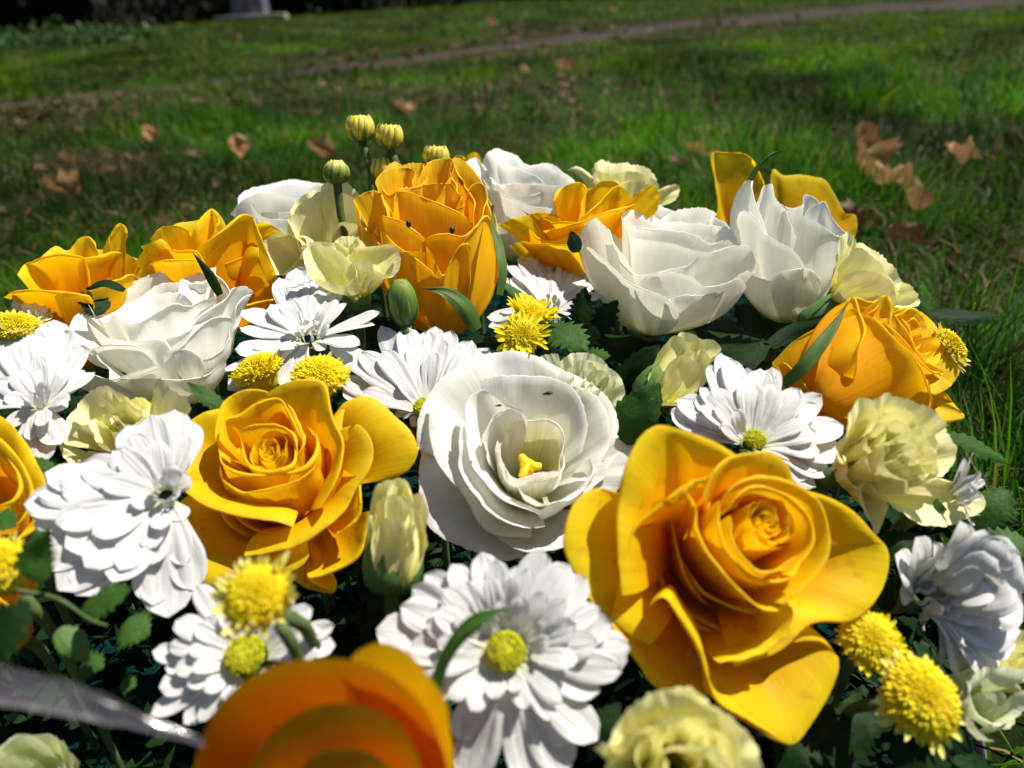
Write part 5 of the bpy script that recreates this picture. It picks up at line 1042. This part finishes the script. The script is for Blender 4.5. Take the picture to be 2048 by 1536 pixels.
# C4 side view right
r = carn('cream carnation seen from the side tucked against the rightmost lisianthus', 1750, 560, .295, (.30, .75, .4), .034, 'cream', calyx=(1600, 655, .300, .0055))
P = lambda pts, *a, **k: r.petal(Z('C', pts), *a, **{**CK, **k}); bb = W(1668, 605, .297)
P([(1050, 680, 0), (1065, 590, 0), (1110, 555, 0), (1150, 600, 0), (1160, 650, 2)], 20, 30, 'd', base=bb)
P([(1110, 640, -4), (1180, 610, -6), (1250, 650, -8), (1330, 720, -8), (1410, 830, -8), (1440, 880, -8)], 20, 30, 'd', base=bb)
P([(1070, 760, 8), (1110, 680, 8), (1160, 640, 8), (1240, 690, 9), (1320, 780, 10), (1370, 850, 10), (1380, 920, 9)], 20, 20, 'd', base=bb)
P([(1370, 940, 4), (1400, 830, 2), (1450, 850, 0), (1490, 910, -2), (1480, 945, 0), (1400, 960, 4)], 40, 50, 'd', base=bb)
P([(1090, 790, 10), (1160, 760, 11), (1240, 770, 12), (1340, 820, 12), (1370, 930, 10)], 20, 10, 'd', base=bb)
P([(1060, 860, 9), (1150, 930, 9), (1250, 950, 8), (1380, 950, 6)], 30, 10, 'd', base=bb)
# C5 half open bud right of centre
r = carn('half open cream carnation bud between green leaves and the sunlit chrysanthemum', 1375, 710, .258, (.15, .80, .55), .024, 'cream', calyx=(1290, 810, .262, .0085))
P = lambda pts, *a, **k: r.petal(Z('H', pts), *a, **{**CK, 'ruf': .015, 'ser': .02, **k}); bb = W(1318, 800, .26)
P([(45, 320, 4), (70, 230, 4), (130, 120, 4), (190, 85, 3), (240, 120, 4), (240, 200, 8)], 45, 0, 'd', base=bb)
P([(180, 100, -2), (260, 68, -4), (330, 100, -4), (400, 110, -2), (420, 170, 0), (380, 220, 4)], 30, 20, 'd', base=bb)
P([(130, 330, 10), (160, 230, 9), (230, 180, 8), (300, 230, 8), (360, 240, 6), (370, 300, 6)], 60, 0, 'd', base=bb)
P([(80, 360, 8), (120, 280, 9), (200, 260, 10), (215, 330, 10), (180, 390, 10)], 60, 0, 'd', base=bb)
for q in ([(210, 180, 4), (250, 150, 3), (300, 180, 3), (300, 240, 6)], [(250, 220, 6), (290, 170, 3), (350, 160, 2), (380, 210, 2)], [(230, 130, 0), (280, 110, -1), (340, 130, 0), (350, 180, 2)], [(60, 420, 9), (160, 440, 10), (280, 420, 9), (320, 350, 8)]): P(q, 30, 0, 'd', base=bb)
# C9 bud with calyx, centre bottom
r = carn('closed cream carnation bud with green cup between the big left rose and open lisianthus', 790, 1000, .205, (.03, .72, .65), .026, 'cream', calyx=(785, 1180, .208, .0085))
P = lambda pts, *a, **k: r.petal(Z('G', pts), *a, **{**CK, 'ruf': .015, 'ser': .02, 'rf': 4, **k}); bb = W(788, 1165, .207)
P([(235, 1130, 4), (250, 1010, 4), (280, 930, 4), (300, 870, 4), (370, 850, 4), (380, 900, 6), (350, 980, 8)], 30, -5, 'd', base=bb)
P([(380, 960, 6), (390, 880, 3), (440, 850, 2), (480, 880, 2), (490, 940, 2), (535, 930, 2), (560, 1060, 2), (565, 1180, 2)], 30, 0, 'd', base=bb)
P([(260, 1100, 7), (300, 1000, 7), (350, 940, 7), (420, 950, 8), (470, 1000, 8), (500, 1100, 7)], 50, -5, 'd', base=bb)
P([(270, 1200, 8), (300, 1120, 9), (370, 1060, 10), (450, 1080, 10), (500, 1180, 9)], 60, -5, 'd', base=bb)
P([(420, 1200, 8), (460, 1080, 8), (520, 1010, 6), (560, 1100, 4), (560, 1200, 4)], 50, -5, 'd', base=bb)
for q in ([(330, 960, 3), (330, 900, 1), (400, 870, 0), (450, 900, 1), (450, 960, 3)], [(360, 940, 4), (390, 890, 2), (430, 900, 2), (430, 950, 4)], [(290, 940, 2), (330, 880, -2), (420, 850, -3), (490, 900, -1)]): P(q, 10, 0, 'd', base=bb)
# C7 bottom
r = carn('big blurred cream carnation cut by the bottom edge right of centre', 1370, 1530, .148, (.05, .55, .8), .022)
P = lambda pts, *a, **k: r.petal(pts, *a, **{**CK, **k})
P([(1200, 1500, -2), (1235, 1450, 0), (1262, 1400, 2), (1330, 1382, 3), (1390, 1385, 3), (1420, 1410, 2)], 50, 50, ruf=.015)
P([(1400, 1410, 0), (1450, 1425, 0), (1500, 1470, -2), (1525, 1520, -3), (1530, 1600, -5)], 55, 60)
P([(1190, 1500, -3), (1250, 1470, 1), (1310, 1440, 4), (1380, 1450, 4), (1420, 1500, 3)], 50, 30)
P([(1200, 1620, -5), (1215, 1520, 0), (1270, 1480, 3), (1320, 1500, 4), (1340, 1560, 4)], 50, 20)
P([(1300, 1540, 4), (1350, 1490, 5), (1430, 1500, 5), (1480, 1560, 3)], 40, 20)
P([(1340, 1460, 3), (1400, 1440, 3), (1460, 1480, 2), (1490, 1560, 0)], 40, 30)
P([(1190, 1560, -6), (1280, 1660, -6), (1400, 1690, -6), (1530, 1640, -6)], 60, 60)
for i, rr in enumerate([12, 10, 8, 6, 4, 2.6]): r.ring_petal(rr, 50 + i * 137.5, 150, 4, 2, phi=20, th=10 + i, wav=.12, **CK)
# C8 left
r = carn('cream carnation squeezed between the left lisianthus and the big white chrysanthemum', 235, 830, .235, (-.1, .70, .65), .022)
P = lambda pts, *a, **k: r.petal(Z('A', pts), *a, **{**CK, 'ruf': .02, **k})
P([(400, 1200, -4), (420, 1120, -1), (500, 1050, 2), (580, 1035, 4), (680, 1090, 4), (770, 1170, 2)], 50, 40)
P([(560, 1050, 4), (620, 1080, 3), (700, 1100, 3), (780, 1180, 1), (700, 1230, 0), (620, 1180, 1)], 40, 60)
P([(790, 1180, 0), (810, 1080, 4), (840, 995, 8), (920, 1030, 7), (990, 1090, 4), (1020, 1160, 0)], 40, 40, ruf=.01)
P([(300, 1330, -10), (340, 1250, -8), (400, 1160, -6), (470, 1130, -4), (560, 1160, -3), (600, 1240, -3)], 60, 60)
P([(310, 1340, -12), (340, 1410, -14), (420, 1450, -15), (470, 1380, -12)], 80, 60)
P([(380, 1300, -8), (450, 1240, -5), (530, 1230, -3), (600, 1280, -4)], 50, 30)
for i, rr in enumerate([10, 8, 6, 4, 2.6]): r.ring_petal(rr, 50 + i * 137.5, 150, -2, 2, phi=20, th=10 + i, wav=.12, **CK)
# greenish one
r = carn('small greenish white carnation peeping out above right of the open lisianthus', 1180, 770, .258, (.1, .65, .7), .020, 'greencream')
P = lambda pts, *a, **k: r.petal(Z('G', pts), *a, **{**CK, 'ser': .015, **k})
P([(1160, 260, -2), (1180, 200, 0), (1260, 180, 2), (1300, 230, 2)], 50, 40)
P([(1280, 220, 1), (1330, 185, 3), (1420, 175, 3), (1500, 200, 3), (1540, 260, 2)], 50, 40)
P([(1520, 240, 0), (1590, 290, -1), (1625, 370, -3), (1600, 440, -5), (1540, 440, -5)], 55, 60)
P([(1320, 270, 3), (1390, 220, 5), (1450, 230, 5), (1470, 300, 4)], 30, 20)
P([(1400, 340, 3), (1450, 280, 4), (1530, 280, 3), (1550, 360, 1)], 30, 20)
P([(1560, 420, -8), (1640, 450, -10), (1665, 520, -12), (1640, 590, -14), (1570, 560, -13)], 80, 70, ruf=.01)
for i, rr in enumerate([9, 7, 5.5, 4, 2.6]): r.ring_petal(rr, 50 + i * 137.5, 150, 3, 2, phi=20, th=10 + i, wav=.15, **CK)
r = carn('pale yellow green shaded carnation petal at the bottom right edge', 2010, 1400, .20, (.3, .6, .6), .018, 'greencream')
r.petal([(1935, 1360, 0), (1940, 1400, 0), (1965, 1440, 0), (2000, 1452, 0), (2040, 1430, 0), (2070, 1380, 0)], 70, 60, 'd', **CK)
r.petal([(1930, 1380, 0), (1950, 1345, -2), (2000, 1335, -4), (2060, 1340, -4)], 70, 60, 'd', **CK)
for i, rr in enumerate([10, 8, 6, 4]): r.ring_petal(rr, 50 + i * 137.5, 150, -6, 2, phi=20, th=10 + i, wav=.15, **CK)
r = carn('cream carnation just entering at the right edge behind the drooping chrysanthemum', 2060, 1310, .215, (.4, .6, .6), .018, 'cream')
r.petal([(2010, 1300, 0), (2020, 1270, 2), (2060, 1260, 2), (2100, 1280, 2)], 60, 50, 'd', **CK)
r.petal([(2015, 1310, 4), (2030, 1345, 4), (2070, 1350, 4), (2100, 1330, 4)], 70, 50, 'd', **CK)
for i, rr in enumerate([10, 8, 6, 4]): r.ring_petal(rr, 50 + i * 137.5, 150, -4, 2, phi=20, th=10 + i, wav=.15, **CK)

# ---------------- buds ----------------
M['budgreen'] = petal_mat('green bud', [(0, (.05, .11, .02)), (.45, (.12, .22, .03)), (.8, (.45, .48, .10)), (1, (.75, .68, .20))], trans=.1, vein=.9, veinscale=(9, .3), bump=.6, rough=.35, spec=.4)
M['budyellow'] = petal_mat('yellow bud', [(0, (.14, .20, .02)), (.3, (.38, .42, .04)), (.6, (.74, .66, .10)), (1, (.84, .76, .22))], trans=.15, vein=.5, veinscale=(9, .3), bump=.6, rough=.4, spec=.35)
M['budleaf'] = petal_mat('green bud scale', [(0, (.05, .12, .02)), (.6, (.10, .20, .03)), (1, (.22, .30, .05))], trans=.15, vein=.2, veinscale=(8, 1), bump=.4, rough=.4, spec=.4)
def bud(label, cx, cy, D, ax, rad, Lr, pts, mat, ns=13, open_=0.0, group=GU, stemr=.0013, sm='budleaf', core=True):
    c = W(cx, cy, D); a = camdir(ax); e1 = nrm(RT - (RT @ a) * a); e2 = np.cross(a, e1); base = c - a * Lr * .5
    P_ = [W(*p) for p in pts]; g = P_[-1].copy(); g[2] = min(g[2], .06)
    t = thing('flower_bud', label, 'bud', base, group)
    prof = [(.20, 0), (.62, .10), (.92, .28), (1.0, .5), (.94, .7), (.74, .88), (.40 + open_ * .3, .985), (.05, 1.0 - open_ * .08)]
    def ring(rr, zz, A): return base + a * zz * Lr + (e1 * math.cos(A) + e2 * math.sin(A)) * rr * rad
    sg = 16
    if core: mesh('bud_core', [ring(rr * .93, zz * .99, 2 * math.pi * j / sg) - base for rr, zz in prof for j in range(sg)], [(i * sg + j, i * sg + (j + 1) % sg, (i + 1) * sg + (j + 1) % sg, (i + 1) * sg + j) for i in range(len(prof) - 1) for j in range(sg)], M['button'] if open_ else M[mat], t, [(j / sg, zz) for rr, zz in prof for j in range(sg)])
    zs = np.linspace(0, 1, 12); pr = np.array([p[0] for p in prof]); pz = np.array([p[1] for p in prof])
    for k in range(ns):     # petals folded up round the bud
        A0 = 2 * math.pi * k / ns + random.uniform(-.08, .08); top = random.uniform(.95, 1.03) + open_ * .05
        C = [ring((np.interp(z, pz, pr) + .02 + open_ * .45 * z ** 3) if z < .97 else .5 + open_ * .5, z * top, A0 + .25 * z) for z in zs]
        n_ = e1 * math.cos(A0) + e2 * math.sin(A0); ww = rad * 2.6 / ns
        strap('petal', C, lambda s: ww * (.25 + .9 * math.sin(math.pi * min(1, s * .9 + .05))) * (1 if s < .9 else .75), n_, M[mat], t, base, cols=5, rows=12, cup=-.45, tipr=.3)
    for k in range(6):      # green scales at the foot
        A0 = 2 * math.pi * k / 6; n_ = e1 * math.cos(A0) + e2 * math.sin(A0)
        C = [ring(np.interp(z, pz, pr) + .06, z, A0) for z in np.linspace(0, .45 + .15 * (k % 2), 8)]
        strap('sepal', C, lambda s: rad * .33 * (1 - s ** 1.5) + .0001, n_, M[sm], t, base, cols=5, rows=8, cup=-.3)
    tube('stem', [base + a * .001] + P_ + ([g] if g[2] < P_[-1][2] - .002 else []), [stemr * 1.5, stemr, stemr, stemr], M['stem'], t, base)
bud('tallest yellow flower bud on a thin stem above the tall rose', 720, 258, .335, (-.05, .95, .3), .0064, .0118, [(728, 300, .336), (742, 345, .337), (745, 420, .338)], 'budyellow', open_=.35)
bud('second tallest bud with a flat yellow top, right of the tallest one', 779, 275, .335, (.03, .95, .33), .0060, .0112, [(788, 310, .336), (795, 360, .337), (800, 420, .338)], 'budyellow', open_=.5)
bud('round green striped bud lowest at the left of the bud cluster', 673, 345, .325, (0, .95, .3), .0058, .0105, [(676, 375, .326), (680, 420, .328), (690, 470, .33)], 'budgreen', ns=11)
bud('pale yellow bud half hidden behind the left shoulder of the tall rose', 764, 343, .340, (.0, .95, .3), .0064, .0118, [(768, 380, .342), (772, 430, .343)], 'budyellow', open_=.35)
bud('yellow bud peeping above the top of the tall rose', 872, 316, .355, (.0, .95, .3), .0062, .011, [(880, 350, .357), (885, 400, .36)], 'budyellow', open_=.5)
bud('plump green carnation bud in front of the tall rose at its left foot', 805, 606, .278, (-.12, .95, .3), .0056, .0185, [(808, 648, .278), (812, 680, .28)], 'budleaf', ns=5, stemr=.002)

# ---------------- leaves and sepals ----------------
def leaf(label, pts, w, mat='leaf', serr=.5, sfreq=7, up=None, name='leaf', cup=-.15, lobes=.0, prof=None, grp='green leaves among the blooms', rows=24, cols=9, wob=.06, parent=None):
    P_ = [W(*p) for p in pts]; loc = P_[0]
    nn = nrm(up if up is not None else (np.array([0, -.35, 1.0])))
    pf = prof or (lambda s: w * (math.sin(math.pi * min(1, .08 + s * .92)) ** .75) * (1 - .25 * s) + .0002)
    o = strap(name, P_, pf, nn, M[mat], parent, loc if parent is None else np.array(parent.location), cols=cols, rows=rows if not serr else 34, cup=cup, serr=serr, sfreq=sfreq, lobes=lobes, tipr=.2, wob=wob)
    if parent is None:
        o.location = tuple(loc); o['label'] = label; o['category'] = 'leaf'; o['group'] = grp
    return o
slim = lambda w: (lambda s: w * (1 - s ** 2.2) * (.55 + .9 * s * (1 - s) * 2) + .0001)
RS = {o.get('label', ''): o for o in bpy.data.objects if o.name.startswith('yellow_rose')}
def rose(key): return next(o for k, o in RS.items() if key in k)
tall, right = rose('tall upright'), rose('facing right on')
leaf('', [(955, 660, .288), (925, 610, .284), (890, 583, .282), (845, 576, .282)], .0036, 'sepal', 0, name='sepal', prof=slim(.0040), parent=tall, up=-FW + UP * .4)
leaf('', [(1000, 590, .292), (1008, 540, .292), (1000, 490, .294), (985, 455, .296), (985, 410, .30)], .0036, 'sepal', 0, name='sepal', prof=slim(.0030), parent=tall, up=-FW + RT)
leaf('', [(1565, 770, .250), (1605, 735, .246), (1640, 690, .246), (1680, 635, .250), (1695, 605, .254)], .003, 'sepal', 0, name='sepal', prof=slim(.0027), parent=right, up=-FW + UP * .5)
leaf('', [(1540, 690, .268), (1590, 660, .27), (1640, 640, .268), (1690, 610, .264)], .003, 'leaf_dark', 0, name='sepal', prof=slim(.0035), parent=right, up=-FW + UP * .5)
tube('stem', [W(1600, 745, .275), W(1560, 760, .28), W(1530, 790, .29)], [.0045, .003, .0022], M['stem'], right, np.array(right.location))
LF = [  # the first ones cover sunlit gaps, their dark colour standing in for shade
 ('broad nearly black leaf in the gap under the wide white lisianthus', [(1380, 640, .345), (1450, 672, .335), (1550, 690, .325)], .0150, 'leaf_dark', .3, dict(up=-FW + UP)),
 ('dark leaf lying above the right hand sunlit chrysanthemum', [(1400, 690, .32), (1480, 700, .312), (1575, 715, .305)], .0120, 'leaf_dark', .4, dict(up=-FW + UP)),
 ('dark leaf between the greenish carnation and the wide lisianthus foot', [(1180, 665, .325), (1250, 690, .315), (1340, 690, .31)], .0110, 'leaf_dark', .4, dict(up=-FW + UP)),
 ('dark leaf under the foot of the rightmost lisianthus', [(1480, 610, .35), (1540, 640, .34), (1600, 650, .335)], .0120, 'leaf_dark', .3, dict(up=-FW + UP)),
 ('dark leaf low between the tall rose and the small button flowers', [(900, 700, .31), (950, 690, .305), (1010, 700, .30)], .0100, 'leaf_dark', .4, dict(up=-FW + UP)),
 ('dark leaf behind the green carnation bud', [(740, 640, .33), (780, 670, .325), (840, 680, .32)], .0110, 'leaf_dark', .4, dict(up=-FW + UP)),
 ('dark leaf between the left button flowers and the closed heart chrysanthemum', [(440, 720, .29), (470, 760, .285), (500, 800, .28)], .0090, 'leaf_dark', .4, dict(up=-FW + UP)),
 ('curved green leaf blade standing across the bottom middle chrysanthemum', [(875, 1395, .158), (890, 1330, .156), (930, 1265, .155), (970, 1232, .156), (1018, 1216, .158)], .0030, 'leaf', 0, dict(prof=slim(.0034), up=RT + UP * .3 - FW * .6)),
 ('serrated leaf pointing up beside the rear shaded chrysanthemum', [(1160, 655, .30), (1165, 610, .30), (1170, 575, .30)], .0055, 'leaf_dark', .5, {}),
 ('dark feathery leaf under the wide white lisianthus', [(1170, 690, .30), (1200, 640, .30), (1235, 600, .305)], .007, 'leaf_dark', .7, dict(up=-FW + UP)),
 ('broad sunlit serrated leaf right of the flat open button flower', [(1100, 650, .285), (1140, 670, .28), (1172, 705, .275)], .0085, 'leaf', .5, dict(up=-FW + UP)),
 ('small sunlit leaf above the greenish carnation', [(1160, 720, .272), (1195, 712, .27), (1222, 712, .268)], .0055, 'leaf', .5, {}),
 ('broad dark leaf left of the half open cream bud', [(1262, 800, .285), (1270, 750, .28), (1300, 705, .278), (1320, 690, .278)], .0080, 'leaf_dark', .35, dict(up=-FW + UP)),
 ('green leaf clasping the foot of the half open cream bud', [(1240, 880, .255), (1270, 830, .252), (1300, 790, .25), (1318, 765, .25)], .0095, 'leaf', .2, dict(up=-FW + UP)),
 ('narrow green leaf pointing left out below the left lisianthus', [(450, 815, .25), (410, 790, .248), (375, 765, .246)], .0032, 'leaf', .3, {}),
 ('dark leaf between the far left rose and the left lisianthus', [(215, 620, .30), (180, 600, .298), (145, 590, .295)], .0065, 'leaf_dark', .4, {}),
 ('thin dark leaf tip crossing the petals of the rear left rose', [(440, 590, .29), (415, 545, .29), (385, 505, .29)], .0022, 'leaf_dark', .0, dict(up=-FW, prof=slim(.0022))),
 ('thin curved leaf arching over the far left rose', [(250, 580, .288), (210, 565, .286), (172, 578, .285)], .0022, 'leaf_dark', .0, {}),
 ('thin grass like leaf springing from the rightmost white lisianthus', [(1500, 360, .32), (1520, 330, .32), (1545, 308, .32), (1572, 301, .325)], .0012, 'leaf', .0, dict(prof=lambda s: .0012 * (1 - s) + .0002, up=-FW)),
 ('short dark leaf on the left side of the wide white lisianthus', [(1152, 505, .30), (1148, 480, .30), (1142, 462, .30)], .0032, 'leaf_dark', .0, dict(up=-FW)),
 ('slim leaf behind the small tilted button flower', [(1080, 625, .295), (1040, 590, .296), (995, 560, .298)], .0028, 'leaf', .0, dict(up=-FW + UP)),
 ('green leaf below the left edge rose beside the white chrysanthemum', [(110, 965, .225), (80, 935, .225), (50, 915, .228)], .0035, 'leaf', .2, {}),
 ('small serrated leaf at the left edge above the cut button flower', [(-30, 1050, .2), (0, 1040, .2), (30, 1055, .198)], .004, 'leaf', .5, {}),
 ('upright serrated leaf right of the left edge button flower', [(90, 1160, .165), (72, 1120, .163), (80, 1085, .162), (100, 1058, .162)], .0040, 'leaf', .5, dict(up=-FW + RT)),
 ('bright serrated leaf beneath the big left white chrysanthemum', [(165, 1215, .178), (205, 1200, .176), (260, 1175, .176)], .0046, 'leaf', .55, {}),
 ('small lobed leaf fragment on the dark foam at lower left', [(250, 1245, .185), (275, 1260, .185), (298, 1272, .185)], .0050, 'leaf', .6, {}),
 ('pale striped bract lying on the teal foam at lower left', [(115, 1260, .18), (150, 1290, .18), (175, 1325, .18)], .0034, 'sepal', .2, {}),
 ('leaf scrap below the pale striped bract', [(160, 1340, .185), (185, 1328, .185), (208, 1335, .185)], .0036, 'leaf', .6, {}),
 ('tiny leaf scrap on the dark foam above the clear film', [(240, 1375, .19), (258, 1368, .19), (272, 1372, .19)], .0026, 'leaf', .6, {}),
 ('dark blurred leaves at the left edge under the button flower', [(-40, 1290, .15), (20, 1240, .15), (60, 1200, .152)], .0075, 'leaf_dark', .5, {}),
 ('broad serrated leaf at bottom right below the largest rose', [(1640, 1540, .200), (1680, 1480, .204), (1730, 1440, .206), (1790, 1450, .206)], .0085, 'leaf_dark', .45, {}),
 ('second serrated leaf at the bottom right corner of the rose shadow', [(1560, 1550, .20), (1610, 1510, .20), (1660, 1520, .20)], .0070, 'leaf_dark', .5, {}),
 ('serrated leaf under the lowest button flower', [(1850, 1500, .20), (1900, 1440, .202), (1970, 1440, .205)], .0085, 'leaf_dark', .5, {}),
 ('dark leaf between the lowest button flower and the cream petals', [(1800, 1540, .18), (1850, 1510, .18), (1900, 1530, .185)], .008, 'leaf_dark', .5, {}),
 ('green leaf at the bottom left of the cream carnation', [(1180, 1500, .175), (1205, 1455, .175), (1240, 1405, .178)], .0042, 'leaf_dark', .4, dict(up=-FW + UP)),
 ('serrated leaf at the right edge above the drooping chrysanthemum', [(1960, 1060, .27), (1985, 1015, .27), (2020, 975, .272)], .0090, 'leaf', .6, {}),
 ('pointed leaf sticking out right below the right facing rose', [(1895, 870, .27), (1940, 885, .27), (1990, 910, .272), (2020, 930, .275)], .0048, 'leaf', .4, {}),
 ('dark pointed leaf sticking out right above the right facing rose', [(1860, 625, .295), (1920, 630, .295), (1995, 628, .30)], .0048, 'leaf_dark', .3, {}),
 ('serrated bluish leaf behind the side facing cream carnation', [(1860, 640, .305), (1852, 600, .305), (1845, 560, .306)], .0050, 'leaf', .8, dict(up=-FW + RT * .5)),
 ('sunlit leaf right of the drooping chrysanthemum', [(1990, 1110, .25), (2020, 1085, .25), (2060, 1080, .25)], .0070, 'leaf', .5, {}),
 ('leaf at the right edge between two white blooms', [(2000, 1150, .255), (2030, 1140, .255), (2070, 1150, .255)], .0070, 'leaf', .5, {}),
 ('small dark leaf left of the drooping chrysanthemum', [(1760, 1215, .22), (1785, 1180, .218), (1800, 1150, .217)], .0040, 'leaf_dark', .4, {}),
 ('dark leaf above the drooping chrysanthemum under the cream carnation', [(1760, 1110, .22), (1800, 1085, .22), (1850, 1075, .222)], .0050, 'leaf_dark', .4, {}),
]
for (lb, pts, w, mt, se, kw) in LF: leaf(lb, pts, w, mt, se, **kw)
# long green stem holding the lower left button, thin twig beside the left edge
o = tube('twig', [W(30, 1180, .17), W(120, 1200, .168), W(180, 1240, .17), W(215, 1252, .172)], [.0006, .0005, .0004], M['stem'], None, W(30, 1180, .17)); o.location = tuple(W(30, 1180, .17))
o['label'] = 'thin green leaf stalk running right from the left edge button flower'; o['category'] = 'twig'
tube('stem', [W(560, 1250, .163), W(590, 1300, .166), W(612, 1370, .172)], [.0016, .0014, .0013], M['stem'], bpy.data.objects['button_chrysanthemum'], np.array(bpy.data.objects['button_chrysanthemum'].location))

# filler leaves low in the cushion, coloured dark in place of shade
rs = random.Random(5); cnt = 0
for _ in range(2500):
    if cnt >= 170: break
    px, py = rs.uniform(-100, 2000), rs.uniform(480, 1650); g = G(px, py, FZ)
    if not inside_foam(g[0], g[1]): continue
    cnt += 1
    g = np.array([g[0], g[1], FZ + rs.uniform(.0, .034)]); A = rs.uniform(0, 6.28); L = rs.uniform(.018, .036)
    d = np.array([math.cos(A), math.sin(A), rs.uniform(-.1, .45)]); C = [g, g + d * L * .5 + np.array([0, 0, .002]), g + d * L]
    wv = L * .27
    o = strap('leaf', C, lambda s: wv * (math.sin(math.pi * min(1, .08 + s * .92)) ** .75) + .0002, np.array([.1, 0, 1.0]), M['leaf_dark'], None, g, cols=9, rows=26, cup=-.15, serr=.9, sfreq=5, lobes=.3, wob=.12)
    o.location = tuple(g); o['label'] = 'small dark serrated leaf lying low on the foam beneath the blooms'; o['category'] = 'leaf'; o['group'] = 'small dark leaves lying on the foam'

# clear film at the bottom left
m, n, L = new_mat('clear film'); out = n.new('ShaderNodeOutputMaterial'); tr = n.new('ShaderNodeBsdfTransparent'); gl = n.new('ShaderNodeBsdfGlossy'); df = n.new('ShaderNodeBsdfPrincipled'); uvn = n.new('ShaderNodeUVMap')
gl.inputs['Roughness'].default_value = .15; df.inputs['Base Color'].default_value = (.12, .11, .12, 1); df.inputs['Roughness'].default_value = .35
sp = n.new('ShaderNodeSeparateXYZ'); L.new(uvn.outputs[0], sp.inputs[0]); rp = n.new('ShaderNodeValToRGB'); L.new(sp.outputs['X'], rp.inputs[0])
rp.color_ramp.elements[0].position = 0; rp.color_ramp.elements[0].color = (.18, .18, .18, 1); rp.color_ramp.elements[1].position = 1; rp.color_ramp.elements[1].color = (.85, .85, .85, 1)
e = rp.color_ramp.elements.new(.86); e.color = (.30, .30, .30, 1)
m1 = n.new('ShaderNodeMixShader'); L.new(rp.outputs[0], m1.inputs[0]); L.new(tr.outputs[0], m1.inputs[1]); L.new(df.outputs[0], m1.inputs[2])
m2 = n.new('ShaderNodeMixShader'); m2.inputs[0].default_value = .08; L.new(m1.outputs[0], m2.inputs[1]); L.new(gl.outputs[0], m2.inputs[2]); L.new(m2.outputs[0], out.inputs[0]); M['film'] = m
top = resample([W(-60, 1318, .120), W(60, 1342, .119), W(200, 1385, .118), (W(320, 1450, .118)), W(408, 1490, .119)], 24); bot = resample([W(-60, 1400, .112), W(60, 1420, .113), W(200, 1445, .115), W(320, 1470, .1165), W(410, 1495, .1185)], 24)
V = []; UVs = []
for i in range(24):
    for j in range(9):
        t_ = j / 8; p = top[i] * (1 - t_) + bot[i] * t_; V.append(p + UP * .0012 * math.sin(t_ * 3.14) + .0006 * np.array([fbm(i * .4, t_ * 2, 1), 0, fbm(i * .5, t_ * 3, 4)])); UVs.append((t_, i / 23))
o = mesh('plastic_film', np.array(V) - V[0], grid_faces(24, 9), M['film'], None, UVs, loc=V[0]); o['label'] = 'blurred strip of clear plastic film with a pale edge at the lower left corner'; o['category'] = 'plastic film'
# insects on the open lisianthus
def bug(px, py, D, L, label):
    c = W(px, py, D); V = []; a = nrm(RT + UP * .15); b = nrm(UP - (UP @ a) * a); n3 = np.cross(a, b)
    for i in range(8):
        q = math.pi * i / 7; rr = math.sin(q) * .33 * (1 - .25 * math.sin(q * 2))
        for j in range(8):
            A = 2 * math.pi * j / 8; V.append(a * -math.cos(q) * L + (b * math.cos(A) + n3 * math.sin(A)) * rr * L)
    o = mesh('insect', V, [(i * 8 + j, i * 8 + (j + 1) % 8, (i + 1) * 8 + (j + 1) % 8, (i + 1) * 8 + j) for i in range(7) for j in range(8)], M['bug'], None, None, loc=c); o['label'] = label; o['category'] = 'insect'; o['group'] = 'tiny insects on the petals'
bug(1095, 787, .233, .0017, 'larger black insect on the upper petal of the open white lisianthus'); bug(997, 811, .232, .0011, 'smaller black insect left of the other on the open white lisianthus')
